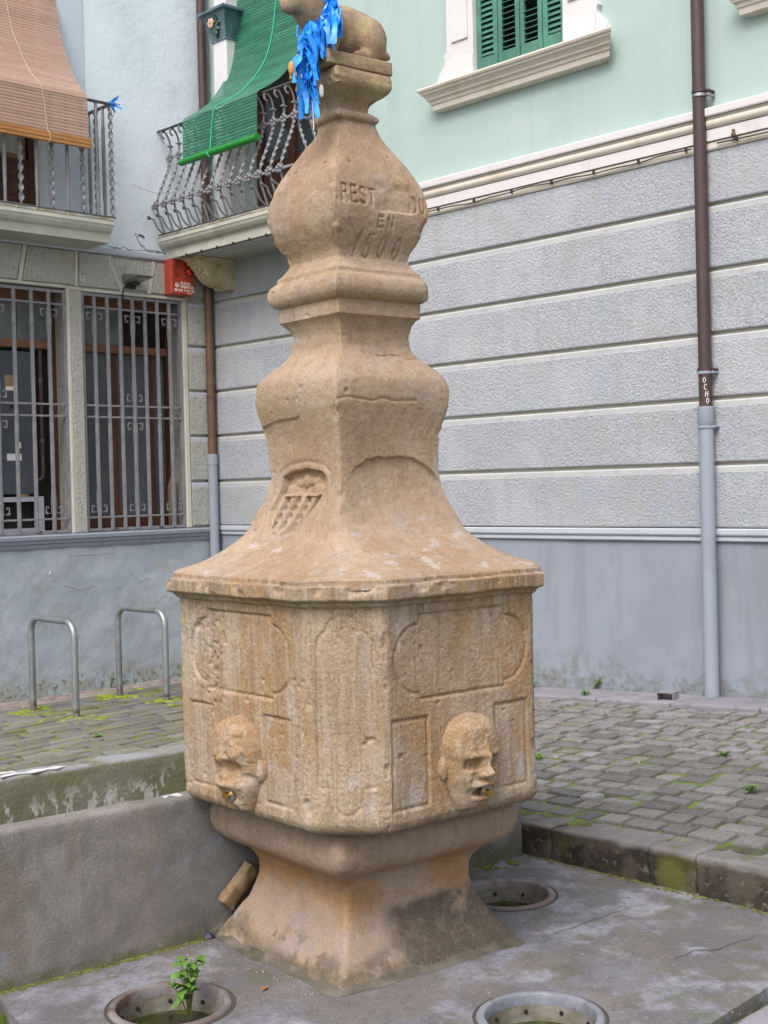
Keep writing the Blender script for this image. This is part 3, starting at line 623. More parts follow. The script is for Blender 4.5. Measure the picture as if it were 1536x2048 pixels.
def pchip(x, xp, fp):                             # smooth monotone interpolation of a moulding profile
    xp, fp = np.asarray(xp, float), np.asarray(fp, float); h = np.diff(xp); d = np.diff(fp)/h; m = np.zeros(len(xp))
    for i in range(1, len(xp)-1):
        if d[i-1]*d[i] > 0: w1, w2 = 2*h[i]+h[i-1], h[i]+2*h[i-1]; m[i] = (w1+w2)/(w1/d[i-1]+w2/d[i])
    m[0], m[-1] = d[0], d[-1]
    x = np.clip(x, xp[0], xp[-1]); i = np.clip(np.searchsorted(xp, x, 'right')-1, 0, len(xp)-2); t = (x-xp[i])/h[i]
    return (2*t**3-3*t**2+1)*fp[i]+(t**3-2*t**2+t)*h[i]*m[i]+(-2*t**3+3*t**2)*fp[i+1]+(t**3-t**2)*h[i]*m[i+1]
pz = np.array([p[0] for p in PROF][::-1]); ph = np.array([p[1] for p in PROF][::-1])
cz = np.array([p[0] for p in CH][::-1]); cc = np.array([p[1] for p in CH][::-1])
# shaft grid (fine in z and around)
def spaced(a, d=.0016):
    a = np.unique(a); out = [a[0]]
    for q in a[1:]:
        if q-out[-1] > d: out.append(q)
    return np.array(out)
zs = spaced(np.concatenate([np.arange(1.290, 3.046, .0042), pz]))[::-1]
nw = 132; wv = np.sin(np.linspace(-1, 1, nw, endpoint=False)*math.pi/2*.999)*.35+np.linspace(-1,1,nw,endpoint=False)*.65
ang_ = []
for q in range(4): ang_ += [q*math.pi/2 + math.atan(x) for x in wv]
ang_ = np.array(ang_)
H = pchip(zs, pz, ph)[:,None]; CC = np.interp(zs, cz, cc)[:,None]
ca, sa = np.abs(np.cos(ang_))[None,:], np.abs(np.sin(ang_))[None,:]
PP = 54
rad = ((ca/H)**PP + (sa/H)**PP + ((ca+sa)/(2*H-CC+.012))**PP)**(-1/PP)
X = rad*np.cos(ang_)[None,:]; Y = rad*np.sin(ang_)[None,:]; Zg = np.repeat(zs[:,None], len(ang_), 1)
# carving depth (inward) ; right face: normal -y ; left face: normal -x
Q3 = np.stack([X,Y,Zg],-1)
dep = .0022*fbm(Q3, 7, 3, 1) + .0008*fbm(Q3, 80, 2, 5) + .0035*sstep(.86,1.0,fbm(Q3,70,1,140)) + .006*sstep(.95,1.2,fbm(Q3,24,2,143))
edge = np.minimum(np.abs(np.abs(X)-H), np.abs(np.abs(Y)-H)); corner = np.exp(-((np.abs(np.abs(X)-np.abs(Y)))/.02)**2)
dep += corner*np.maximum(0, fbm(Q3, 14, 3, 8)-.12)*.016
rf = (-Y > np.abs(X)-.002); lf = (-X > np.abs(Y)-.002)
# right face: inscription, flaked zones
TXT = [('R',-.166,2.563,.030,.056,0),('E',-.126,2.563,.028,.055,0),('S',-.089,2.562,.028,.054,0),('T',-.055,2.558,.028,.055,.1),('D',.128,2.553,.034,.052,0),('U',.172,2.556,.02,.045,0),
       ('E',-.013,2.492,.026,.034,0),('N',.030,2.492,.026,.034,0),('1',-.100,2.391,.030,.078,.15),('5',-.052,2.391,.034,.074,.1),('0',.008,2.394,.036,.070,.1),('0',.074,2.392,.036,.070,.1)]
tdist = text_dist(X, Zg, TXT)
fl1 = np.minimum(np.minimum(sstep(-.035,-.005,X), sstep(.155,.12,X)), np.minimum(sstep(2.545,2.556,Zg+.015*vnoise(Q3,18,3)), sstep(2.66,2.62,Zg)))  # spalled letters
dep += np.where(rf, incise(tdist, .0042, .0075)*(1-.9*fl1*(np.abs(Zg-2.585)<.06)), 0)
dep += np.where(rf, fl1*(.006+.004*vnoise(Q3,25,4)), 0)
fedge = np.interp(X, [-.3,-.165,-.10,-.023,.10,.167,.224,.3],[1.60,1.662,1.697,1.711,1.706,1.671,1.612,1.60]) + .006*vnoise(Q3,40,9)
below = sstep(0,.006,fedge-Zg)*sstep(1.46,1.60,Zg)*sstep(-.20,-.09,X)
dep += np.where(rf, below*.011, 0)
# worn ledge on both faces of the second bulb
led = 1.858 + .012*vnoise(Q3,7,12); dep += np.where(lf & (Y>-.02), sstep(0,.004,(led-.13*(Y+.02))-Zg)*sstep(1.70,1.80,Zg)*.006, 0)
dep += np.where(rf & (X<.1), np.exp(-((Zg-1.90-.006*vnoise(Q3,20,2))/.004)**2)*.004, 0)
dep += np.where(rf, np.exp(-((Zg-2.055-.012*vnoise(Q3,16,6))/.004)**2)*sstep(-.06,0,X)*.006, 0)
# left face: shield in a sunk panel (w runs left to right)
Wc = -Y + .0
top = 1.675 - .42*(Wc+.0)**2*1.2
sh = [(-.13,1.60),(-.125,1.648),(-.08,1.668),(0,1.676),(.09,1.668),(.145,1.65),(.155,1.61),(.135,1.55),(.085,1.475),(.02,1.435),(-.03,1.428),(-.10,1.44),(-.155,1.50),(-.15,1.56)]
shc = [(-.13,1.602),(-.122,1.648),(-.07,1.668),(.03,1.676),(.11,1.664),(.142,1.645),(.148,1.605),(.11,1.55),(.075,1.50),(.03,1.45),(-.04,1.424),(-.11,1.43),(-.15,1.47),(-.165,1.53)]
ins = inside(Wc, Zg, shc); ds = seg_dist(Wc, Zg, shc, True)
low_ = sstep(1.590,1.580,Zg)
slots = np.zeros_like(X)
for x0 in (-.128,-.066,-.004,.058): slots = np.maximum(slots, np.exp(-(seg_dist(Wc, Zg, [(x0+.050,1.566),(x0+.004,1.466)])/.0135)**6))
pan = np.where(ins, sstep(0,.008,ds), 0)*(.026*(1-low_) + low_*(.006+.024*slots + .010*sstep(.030,.020,ds)))
rel = np.zeros_like(X)
def blob(cx, cz_, rx, rz, h):                     # raised relief inside the panel
    global rel
    rel = np.maximum(rel, h*np.sqrt(np.clip(1-((Wc-cx)/rx)**2-((Zg-cz_)/rz)**2, 0, 1)))
for cx in (-.075, .075): blob(cx, 1.600, .040, .022, .013); blob(cx*.9, 1.588, .05, .012, .010)
blob(0, 1.632, .022, .025, .014); blob(-.04, 1.625, .03, .014, .009); blob(.045,1.628,.034,.014,.010)
for x0 in (-.115,-.055,.005,.065):                # pales of the shield, leaning with the flare
    pass
for q_ in range(3):
    for k in range(3): blob(-.090+.062*q_-.013*k, 1.548-.028*k, .010, .011, .010)
dep += np.where(lf, pan - np.where(ins, np.minimum(rel, pan), 0) + incise(np.abs(ds-.022)+np.where(ins,1,0), .006, .004), 0)
# lip lines low on the flare
dep += np.exp(-((Zg-1.372-.010*vnoise(Q3,9,30))/.003)**2)*.004*sstep(-.2,.2,vnoise(Q3,5,31))
nx_ = np.where(rf, 0, np.where(lf, -1, np.sign(X)*(np.abs(X)>=np.abs(Y)))); ny_ = np.where(rf, -1, np.where(lf, 0, np.sign(Y)*(np.abs(Y)>np.abs(X))))
blend = np.clip((np.abs(np.abs(X)-np.abs(Y)))/.02, 0, 1)      # blend normals across the arris
dx, dy = X/np.hypot(X,Y), Y/np.hypot(X,Y)
NX = nx_*blend+dx*(1-blend); NY = ny_*blend+dy*(1-blend)
SX, SY = X-dep*NX, Y-dep*NY
wt_ = sstep(1.52,1.33,Zg); SX = SX*(1+wt_*(.508/.5275-1)); SY = SY*(1+wt_*(.547/.5275-1)); an_ = .0334*wt_
SX, SY = SX*np.cos(an_)-SY*np.sin(an_), SX*np.sin(an_)+SY*np.cos(an_)
shaft = big_mesh('shaft', np.stack([SX, SY, Zg],-1), 'sandstone_flare', fo)
# ---- drum: irregular octagon with carved panels
DR = .0334
def rot2(u, v, a): return u*math.cos(a)-v*math.sin(a), u*math.sin(a)+v*math.cos(a)
A_, B_, C1, C2 = .508, .547, .187, .180
OCT = [(-A_,B_-C1),(-A_,-B_+C1),(-A_+C2,-B_),(A_-C2,-B_),(A_,-B_+C1),(A_,B_-C1),(A_-C2,B_),(-A_+C2,B_)]
CART = [(-.186,1.199),(.190,1.199),(.192,1.172)]+arc(.188,1.062,.105,.110,88,-88)+[(.188,.952),(.188,.934),(-.188,.934),(-.190,.952)]+arc(-.188,1.062,.105,.110,-92,-268)+[(-.188,1.172)]
RECT1 = [(-.305,.597),(-.160,.597),(-.160,.876),(-.305,.876)]; RECT2 = [(.140,.597),(.285,.597),(.285,.876),(.140,.876)]
CHC = [(-.085,1.11)]+arc(-.045,1.115,.04,.05,180,100,5)+arc(0,1.165,.055,.045,180,0,10)+arc(.045,1.115,.04,.05,80,0,5)+[(.088,1.11),(.088,.675),(.055,.672)]+arc(0,.660,.052,.072,0,-180,10)+[(-.055,.672),(-.088,.678)]
def panel_depth(Xl, Zl, poly, seed):
    D = seg_dist(Xl, Zl, poly, True); I = inside(Xl, Zl, poly)
    wear = .55+.45*vnoise(np.stack([Xl,Zl,0*Xl+seed],-1), 7, seed)
    return incise(D, .0052, .0125)*np.clip(wear+.45,.3,1) + np.where(I, .0045*sstep(0,.006,D), 0)
zd = np.concatenate([np.linspace(1.245,.556,210), [.546,.537,.530,.524,.519,.515]])
cols = []; segs = [90, 60, 140, 40, 60, 40, 60, 40]; segs = [190, 80, 190, 30, 30, 20, 30, 30]
pts=[]; nrm=[]; loc=[]; fid=[]
for q in range(8):
    a, b = np.array(OCT[q]), np.array(OCT[(q+1)%8]); L_ = np.linalg.norm(b-a); d = (b-a)/L_; n = np.array([d[1], -d[0]])
    if n@((a+b)/2) < 0: n = -n
    for k in range(segs[q]):
        tt = k/segs[q]; p = a+(b-a)*tt; pts.append(p); loc.append((tt-.5)*L_); fid.append(q)
        e0 = min(tt, 1-tt)*L_; pn = np.array([(OCT[q][0]+0), 0])
        nb = n
        if e0 < .012:
            oq = (q-1)%8 if tt < .5 else (q+1)%8; a2, b2 = np.array(OCT[oq]), np.array(OCT[(oq+1)%8]); d2 = (b2-a2)/np.linalg.norm(b2-a2); n2 = np.array([d2[1],-d2[0]])
            if n2@((a2+b2)/2) < 0: n2 = -n2
            wgt = .5*(1-e0/.012); nb = n*(1-wgt)+n2*wgt; nb /= np.linalg.norm(nb)
        nrm.append(nb)
pts=np.array(pts); nrm=np.array(nrm); loc=np.array(loc); fid=np.array(fid)
Zd, Ld = np.meshgrid(zd, loc, indexing='ij'); FI = np.repeat(fid[None,:], len(zd), 0)
PX = np.repeat(pts[None,:,0], len(zd), 0); PY = np.repeat(pts[None,:,1], len(zd), 0)
Qd = np.stack([PX,PY,Zd],-1)
dd = .0024*fbm(Qd, 5, 2, 21) + .0009*fbm(Qd, 100, 2, 25) + .0040*sstep(.84,1.0,fbm(Qd,70,1,150)) + .007*sstep(.90,1.2,fbm(Qd,22,2,153))
Wl = Ld                                            # left face runs left -> right as v decreases: matches loc sign
for q, polys in ((0,(CART,RECT1,RECT2)),(2,(CART,RECT1,RECT2)),(1,(CHC,))):
    for poly in polys: dd += np.where(FI==q, (.45 if q==1 else .8)*panel_depth(Wl, Zd, poly, q+3), 0)
# worn, pitted band on the left face, big chips
pit_ = np.maximum(0, fbm(Qd, 55, 2, 33)-.15)*np.exp(-((Wl+.16+.03*vnoise(Qd,5,2))/.07)**2)*(FI==0)*sstep(.75,.9,Zd); dd += pit_*.010
edged = np.minimum(np.abs(Ld+np.array([np.linalg.norm(np.array(OCT[(q+1)%8])-np.array(OCT[q]))/2 for q in range(8)])[FI]), np.abs(Ld-np.array([np.linalg.norm(np.array(OCT[(q+1)%8])-np.array(OCT[q]))/2 for q in range(8)])[FI]))
dd += .004*np.exp(-(edged/.008)**2) + np.maximum(0, fbm(Qd,18,3,44)-.25)*.012*np.exp(-(edged/.02)**2)
bev = np.interp(Zd, [.515,.519,.524,.530,.537,.546,.560,2],[.085,.058,.038,.024,.013,.006,.001,0]); dd += bev*(1+.25*vnoise(Qd,9,50))
ux, uy = rot2(PX-dd*nrm[None,:,0], PY-dd*nrm[None,:,1], DR)
drum = big_mesh('drum', np.stack([ux,uy,Zd],-1), 'sandstone_drum', fo)
# ---- cornice over the drum
cprof = [(.003,1.234),(.007,1.238),(.012,1.241),(.0125,1.246),(.017,1.251),(.026,1.255),(.0345,1.2575),(.036,1.2585),(.0385,1.262),(.0395,1.280),(.0405,1.298),(.040,1.3005),(.037,1.3025),(.027,1.3045),(.0235,1.3055),(.022,1.307),(.0215,1.315),(.021,1.318),(.018,1.3195),(.004,1.322),(-.06,1.331)]
cp = np.array(cprof); off_ = np.interp(np.linspace(0,1,101), np.linspace(0,1,len(cp)), cp[:,0]); zc_ = np.interp(np.linspace(0,1,101), np.linspace(0,1,len(cp)), cp[:,1])
def offset_oct(o):
    out=[]
    for q in range(8):
        P = []
        for qq in ((q-1)%8, q):
            a, b = np.array(OCT[qq]), np.array(OCT[(qq+1)%8]); d=(b-a)/np.linalg.norm(b-a); n=np.array([d[1],-d[0]])
            if n@((a+b)/2)<0: n=-n
            P.append((n, n@a+o))
        M_ = np.array([P[0][0],P[1][0]]); out.append(np.linalg.solve(M_, np.array([P[0][1],P[1][1]])))
    return out
rows=[]
cseg=[110,50,110,30,30,20,30,30]
for o_, z_ in zip(off_, zc_):
    oc = offset_oct(o_); r_=[]
    for q in range(8):
        a,b=oc[q],oc[(q+1)%8]
        for k in range(cseg[q]): p=a+(b-a)*k/cseg[q]; r_.append((p[0],p[1],z_))
    rows.append(r_)
Cg=np.array(rows); n2=fbm(Cg,11,4,61); chips=np.maximum(0,fbm(Cg,13,3,66)-.32)*.030*np.interp(Cg[...,2],[1.250,1.262,1.30,1.31],[0,.6,1,.7])
rad_=np.hypot(Cg[...,0],Cg[...,1]); sc=1-(.0016*n2+chips)/rad_
cx,cy=rot2(Cg[...,0]*sc,Cg[...,1]*sc,DR); big_mesh('cornice', np.stack([cx,cy,Cg[...,2]+.0022*vnoise(Cg,9,70)],-1), 'sandstone_drum', fo)
# ---- foot with its bulging collar
FPROF=[(.540,.30),(.525,.345),(.512,.372),(.492,.390),(.465,.402),(.435,.404),(.405,.398),(.380,.384),(.358,.358),(.342,.330),(.330,.308),(.318,.296),(.300,.284),(.27,.275),(.24,.274),(.20,.281),(.16,.295),(.12,.316),(.08,.341),(.05,.361),(.02,.378),(0,.386),(-.05,.390)]
fz=np.array([p[0] for p in FPROF][::-1]); fh=np.array([p[1] for p in FPROF][::-1])
zf=spaced(np.concatenate([np.arange(-.05,.548,.006),fz]))[::-1]
nf=90; angf=np.concatenate([q*math.pi/2+np.arctan(np.linspace(-1,1,nf,endpoint=False)) for q in range(4)])
Hf=pchip(zf,fz,fh)[:,None]; Pf=np.interp(zf,[0,.25,.33,.40,.52],[40,30,24,20,20])[:,None]
ca,sa=np.abs(np.cos(angf))[None,:],np.abs(np.sin(angf))[None,:]
rf_=((ca/Hf)**Pf+(sa/Hf)**Pf)**(-1/Pf)
Xf=rf_*np.cos(angf)[None,:]; Yf=rf_*np.sin(angf)[None,:]; Zf=np.repeat(zf[:,None],len(angf),1); Qf=np.stack([Xf,Yf,Zf],-1)
sc=1-(.004*fbm(Qf,7,4,81)+.001*fbm(Qf,50,2,84)+.006*np.maximum(0,fbm(Qf,14,3,88)-.2))/rf_
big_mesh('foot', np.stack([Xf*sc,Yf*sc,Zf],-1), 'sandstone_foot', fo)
# mortar fillet round the foot (a low worn skirt on the platform)
hh=np.array([.376,.384,.390,.397,.408]); zz=np.array([.020,.012,.007,.004,.0012]); rows=[]
for h_,z_ in zip(hh,zz):
    r_=[]
    for a in angf[::3]:
        c1,s1=abs(math.cos(a)),abs(math.sin(a)); r=((c1/h_)**20+(s1/h_)**20)**(-1/20); p=np.array([r*math.cos(a),r*math.sin(a),z_]); r*=1+.05*vnoise(p*1.,9,91)*(h_-.37)/.03; r_.append((r*math.cos(a),r*math.sin(a),z_))
    rows.append(r_)
big_mesh('mortar_skirt', np.array(rows), 'mortar_dirty', fo)
# ---- masks (grotesque faces) with brass spouts
def mask(face, cx, czz, worn, tilt=0):
    nx,nz=110,126; x=np.linspace(-.140,.140,nx); z=np.linspace(-.152,.160,nz); GX,GZ=np.meshgrid(x,z,indexing='xy')
    def gs(x0,z0,rx,rz,h,p=2): return h*np.exp(-((np.abs(GX-x0)/rx)**p+(np.abs(GZ-z0)/rz)**p))
    hw=pchip(GZ,[-.152,-.12,-.06,0,.05,.10,.14,.158],[.062,.078,.100,.112,.116,.102,.066,.006])
    prof=np.clip(1-(np.abs(GX)/hw)**2.6,0,1)**.55
    vert=pchip(GZ,[-.152,-.148,-.13,-.08,0,.06,.11,.145,.158],[0,.040,.052,.066,.072,.084,.078,.046,0])
    h=prof*vert
    inn=(prof>0)
    brow=gs(-.045,.028,.040,.014,.012)+gs(.045,.028,.040,.014,.012)+gs(0,.034,.03,.02,.006)
    sock=gs(-.042,.002,.026,.018,-.026,4)+gs(.042,.002,.026,.018,-.026,4)
    eye=gs(-.042,.000,.017,.0115,.019,3)+gs(.042,.000,.017,.0115,.019,3)+gs(-.042,.000,.0052,.0052,-.013)+gs(.042,.000,.0052,.0052,-.013)
    eye+=gs(-.045,-.019,.024,.005,.007)+gs(.045,-.019,.024,.005,.007)
    nose=gs(0,.005,.012,.036,.028)+gs(0,-.028,.018,.018,.036)+gs(-.019,-.034,.010,.010,.016)+gs(.019,-.034,.010,.010,.016)
    cheek=gs(-.062,-.045,.030,.032,.012)+gs(.062,-.045,.030,.032,.012)
    mou=gs(0,-.064,.046,.009,.022,3)+gs(-.045,-.072,.02,.012,.008)+gs(.045,-.072,.02,.012,.008)+gs(0,-.090,.032,.012,-.024,4)+gs(0,-.112,.036,.008,.012,3)+gs(0,-.128,.040,.014,.006)
    fold=gs(-.050,-.066,.008,.026,-.008)+gs(.050,-.066,.008,.026,-.008)
    if worn: h=h+inn*(gs(0,.030,.080,.020,.012)+sock*.55+gs(0,-.018,.07,.024,-.012)+nose*.6+gs(-.01,-.058,.070,.014,.022)+gs(0,-.094,.05,.018,-.014,3)+gs(.01,-.125,.05,.03,.003))
    else: h=h+inn*(brow+sock+eye+nose+cheek+mou+fold)
    P3=np.stack([GX,GZ,0*GX+face],-1)
    ear=np.zeros_like(h)
    for sx in (-1,1): ear=np.maximum(ear,.018*np.sqrt(np.clip(1-((GX-sx*.112)/.020)**2-((GZ+.01)/.040)**2,0,1)))
    h=np.maximum(h,ear)
    h+=(.0045 if worn else .0026)*fbm(P3,26,3,int(face*7))*inn + (.0012)*fbm(P3,90,2,3)
    if worn: h-=inn*np.maximum(0,fbm(P3,34,2,9)-.25)*.010
    h=np.where(h>.003,h,-.02)
    if face==0: PXm=-A_-h; PYm=-(cx+GX); U_,V_=PXm,PYm            # left face: w = -v
    else: U_,V_=cx+GX,-B_-h
    ux,uy=rot2(U_,V_,DR); G=np.stack([ux,uy,czz+GZ],-1)
    ok=(h[:-1,:-1]>0)|(h[1:,:-1]>0)|(h[:-1,1:]>0)|(h[1:,1:]>0)
    mb=MB(); mb.v=[tuple(p) for p in G.reshape(-1,3)]; n=nx
    mb.f=[(i*n+j,i*n+j+1,(i+1)*n+j+1,(i+1)*n+j) for i in range(nz-1) for j in range(nx-1) if ok[i,j]]
    o=part('mask',mb,'sandstone_drum',fo,angle=80,fix=False)
    bm=bmesh.new(); bm.from_mesh(o.data); bmesh.ops.delete(bm,geom=[v for v in bm.verts if not v.link_faces],context='VERTS'); bmesh.ops.recalc_face_normals(bm,faces=bm.faces); bm.to_mesh(o.data); bm.free()
    o['label']='worn mask with its features eroded away' if worn else 'bald grotesque mask with round eyes and open mouth'
    # spout
    def loc3(xx,zz,hh):
        if face==0: u,v=-A_-hh,-(cx+xx)
        else: u,v=cx+xx,-B_-hh
        a,b=rot2(u,v,DR); return (a,b,czz+zz)
    zsp=-.094; xs=.014
    hs=.060 if worn else .064
    sp=MB(); sp.tube([loc3(xs,zsp,.02),loc3(xs,zsp,hs-.004),loc3(xs,zsp,hs-.0039),loc3(xs,zsp,hs+.005),loc3(xs,zsp,hs+.0051)],[.020,.020,.024,.024,.012],20); w_=part('spout_collar',sp,'steel',o)
    sp=MB(); sp.tube([loc3(xs,zsp,hs),loc3(xs,zsp,hs+.022),loc3(xs,zsp,hs+.0221),loc3(xs,zsp,hs+.012)],[.0115,.0115,.0078,.0075],18); part('spout',sp,'brass',o)
    sp=MB(); sp.tube([loc3(xs,zsp,hs+.0124),loc3(xs,zsp,hs+.0128)],[.0078,.0078],14); part('spout_bore',sp,'interior_dark',o)
mask(0, -.045+.055, .706, True)
mask(1, .010, .712, False)
# ---- crouching lion on its plinth
g=rough_block(-.150,.128,-.118,.118,3.046,3.092,.02,.004,.0015,5,20)
o=bpy.data.objects.new('plinth',weld_mesh('plinth',g,'sandstone_flare')); link(o,fo)
mbd=bpy.data.metaballs.new('lion_meta'); mbd.resolution=.012; mbd.render_resolution=.012; mbd.threshold=.35
mo=bpy.data.objects.new('lion_meta',mbd); COL.objects.link(mo)
def el(x,y,z,rx,ry,rz,rot=None,neg=False):
    e=mbd.elements.new(type='ELLIPSOID'); e.co=(x,y,z); e.radius=1.0; k=1.45
    e.size_x,e.size_y,e.size_z=rx*k,ry*k,rz*k; e.stiffness=2.0; e.use_negative=neg
    if rot: e.rotation=Euler(rot).to_quaternion()
el(.045,0,3.195,.095,.085,.096); el(-.02,0,3.205,.090,.075,.092); el(.078,0,3.175,.062,.088,.092)
el(-.085,0,3.205,.060,.068,.090,(0,-.35,0)); el(-.125,0,3.235,.052,.062,.075,(0,-.7,0)); el(-.150,0,3.275,.055,.066,.062)      # chest, neck, mane
el(-.172,0,3.290,.052,.052,.052); el(-.212,0,3.268,.044,.038,.030); el(-.218,0,3.246,.034,.032,.020); el(-.160,0,3.328,.045,.05,.03)  # head, muzzle, jaw
for s_ in (-1,1):
    el(.072,s_*.080,3.170,.058,.040,.074); el(.03,s_*.085,3.106,.055,.022,.018)      # haunches, hind paws
    el(-.085,s_*.052,3.17,.028,.026,.075); el(-.125,s_*.052,3.106,.045,.022,.018)    # forelegs, fore paws
    el(-.155,s_*.062,3.335,.016,.014,.022)                                            # ears
    el(-.232,s_*.020,3.272,.016,.014,.014)
el(.125,-.05,3.115,.03,.02,.02); el(.115,-.085,3.12,.03,.018,.018)
for s_ in (-1,1):
    el(.012,s_*.100,3.19,.012,.016,.050,(0,.5,0),True); el(-.045,s_*.095,3.22,.010,.014,.050,(0,-.4,0),True)
bpy.context.view_layer.update()
me=bpy.data.meshes.new_from_object(mo.evaluated_get(bpy.context.evaluated_depsgraph_get())); bpy.data.objects.remove(mo)
me.name='lion_figure'; me.materials.clear(); me.materials.append(MATS['sandstone_flare']); me.shade_smooth()
LION_Z=[v.co.z for v in me.vertices]
lion=bpy.data.objects.new('lion_figure',me); link(lion,fo); lion['label']='crouching stone lion with its head raised'
# ---- blue ribbon garland round the lion's neck
rb=thing('ribbon_garland','bright blue plastic ribbon garland hanging from the stone lion\'s neck','garland',(-.14,-.06,3.2),FF)
def ribbon(mb,p0,d0,ln,wd,seed,curl=.35):
    rg=np.random.default_rng(seed); n=9; p=Vector(p0); d=Vector(d0).normalized(); side=Vector((rg.normal(),rg.normal(),.15*rg.normal())).normalized()
    rows=[]
    for i in range(n):
        t=i/(n-1); sd=(side-d*side.dot(d)).normalized(); w_=wd*(.55+.45*math.sin(math.pi*min(1,t*1.3+.15)))*(1 if i<n-1 else .85)
        nn=d.cross(sd); rows.append([p-sd*w_/2, p+nn*w_*.10*math.sin(seed+t*4), p+sd*w_/2])
        p=p+d*(ln/(n-1)); d=(d+Vector((rg.normal()*.10,rg.normal()*.10,-curl*.45))).normalized(); side=(side+nn*rg.normal()*.35).normalized()
    mb.grid([[tuple(q) for q in r] for r in rows])
rg=np.random.default_rng(3)
neck=[(-.118+.038*math.sin(a),.092*math.cos(a),3.238+.075*math.sin(a)) for a in np.linspace(0,2*math.pi,30,endpoint=False)]
g=MB(); g.tube(neck,.006,6,closed=True); part('cord',g,'ribbon_blue',rb)
tail=[(-.175,-.055,3.195),(-.205,-.080,3.165),(-.222,-.088,3.12),(-.226,-.092,3.08),(-.222,-.094,3.02),(-.220,-.095,2.965)]
g=MB(); g.tube(tail,.004,6); part('cord',g,'ribbon_blue',rb)
k=0
for i in range(70):                                   # round the neck, camera side
    a=rg.uniform(math.pi*.58,math.pi*1.55); p=(-.118-.038*math.sin(a)*-1,.098*math.cos(a),3.238+.075*math.sin(a)+rg.uniform(-.008,.012))
    g=MB(); ribbon(g,p,(rg.normal()*.25-.25,-.30+rg.normal()*.2,-.6),rg.uniform(.09,.15),rg.uniform(.026,.044),100+i,.7); part('ribbon_strip',g,'ribbon_blue',rb,fix=False); k+=1
for i in range(60):                                   # hanging tail
    t=i/59; j=min(int(t*5),4); f=t*5-j; a,b=Vector(tail[j]),Vector(tail[j+1]); p=a.lerp(b,f)
    sp_=1-.55*t; g=MB(); ribbon(g,p,(rg.normal()*.75*sp_-.1,rg.normal()*.6*sp_-.1,-.8),rg.uniform(.09,.14),rg.uniform(.024,.040),200+i,.8); part('ribbon_strip',g,'ribbon_blue',rb,fix=False)
g=MB(); g.tube([(-.215,-.10,2.98),(-.214,-.104,2.93),(-.21,-.106,2.87),(-.209,-.106,2.81)],.0016,5); part('string',g,'print_white',rb)
g=MB(); g.tube([(-.235,-.085,3.06),(-.239,-.09,3.02),(-.245,-.09,2.97)],.003,5,flat=.4); part('string',g,'print_white',rb)
g=MB(); g.ball((-.268,-.07,3.015),(.012,.012,.026),12,8); part('paper_disc',g,'tag_orange',rb)
g=MB(); g.ball((-.178,-.112,2.945),(.010,.004,.022),12,8); part('paper_disc',g,'print_white',rb)
# ================================================================== BUILDINGS
JOINTS = [1.30,1.71,2.118,2.522,2.92,3.323]
def wall_holes(l0,l1,z0,z1,holes,fn,depth,m,parent,name='wall'):
    """front sheet at offset 0 with rectangular openings and reveals"""
    ls=sorted({l0,l1,*[h[0] for h in holes],*[h[1] for h in holes]}); zs_=sorted({z0,z1,*[h[2] for h in holes],*[h[3] for h in holes]})
    g=MB()
    for a,b in zip(ls,ls[1:]):
        for c,d in zip(zs_,zs_[1:]):
            mx,mz=(a+b)/2,(c+d)/2
            if any(h[0]<mx<h[1] and h[2]<mz<h[3] for h in holes): continue
            g.add([fn(a,0,c),fn(b,0,c),fn(b,0,d),fn(a,0,d)],[(0,1,2,3)])
    for (a,b,c,d) in holes:
        g.add([fn(a,0,c),fn(a,-depth,c),fn(a,-depth,d),fn(a,0,d)],[(0,1,2,3)]); g.add([fn(b,0,c),fn(b,-depth,c),fn(b,-depth,d),fn(b,0,d)],[(0,1,2,3)])
        g.add([fn(a,0,c),fn(b,0,c),fn(b,-depth,c),fn(a,-depth,c)],[(0,1,2,3)]); g.add([fn(a,0,d),fn(b,0,d),fn(b,-depth,d),fn(a,-depth,d)],[(0,1,2,3)])
        g.add([fn(a,-depth,c),fn(b,-depth,c),fn(b,-depth,d),fn(a,-depth,d)],[(0,1,2,3)])
    return part(name,g,m,parent,smooth=False,fix=False)
def course_parts(l0,l1,z0,z1,fn,m,parent,mm='course_edge',th=.026):
    g=MB(); g.sweep([(-.01,z0+.004),(th-.004,z0+.004),(th,z0+.012),(th,z1-.062),(th-.004,z1-.058),(-.01,z1-.058)],fn,l0,l1); o=part('course',g,m,parent,smooth=False)
    g=MB(); g.sweep([(-.01,z1-.0575),(th-.005,z1-.0575),(th-.005,z1-.030),(th-.012,z1-.020),(-.01,z1-.019)],fn,l0,l1); part('course_margin',g,mm,o,smooth=False)
    return o
# ------------------------------------------------------------------ grey-blue house on the left
lb=thing('corner_house','pale blue and grey house on the left with barred windows and a balcony','house',(0,-1.5,0),FB)
g=MB(); g.box(-.35,-.30,-9,.35,-.5,9.5); part('rear_wall',g,'plaster_rough',lb)
# base wall, slightly uneven plaster
tt=np.linspace(0,9,220); zz=np.linspace(-.4,1.215,60); TT,ZZ=np.meshgrid(tt,zz,indexing='ij'); Pn=np.stack([TT,ZZ,0*TT],-1)
g=MB(); g.grid(np.stack([.006*fbm(Pn,2.5,3,5)+.003*fbm(Pn,11,2,8),-TT,ZZ],-1)); part('base_wall',g,'plaster_rough',lb,fix=False)
g=MB(); g.sweep([(-.02,1.165),(.010,1.168),(.018,1.185),(.020,1.205),(.034,1.215),(.036,1.235),(.050,1.246),(.052,1.272),(.035,1.284),(-.22,1.292),(-.22,1.16)],LW,0,9); part('sill_ledge',g,'plaster_grey',lb,smooth=False)
W2=(.341,1.354,1.285,3.315); W1=(1.50,2.80,1.285,3.325)
wall_holes(0,9,1.285,3.70,[W2,W1],LW,.26,'roughcast_left',lb,'window_wall')
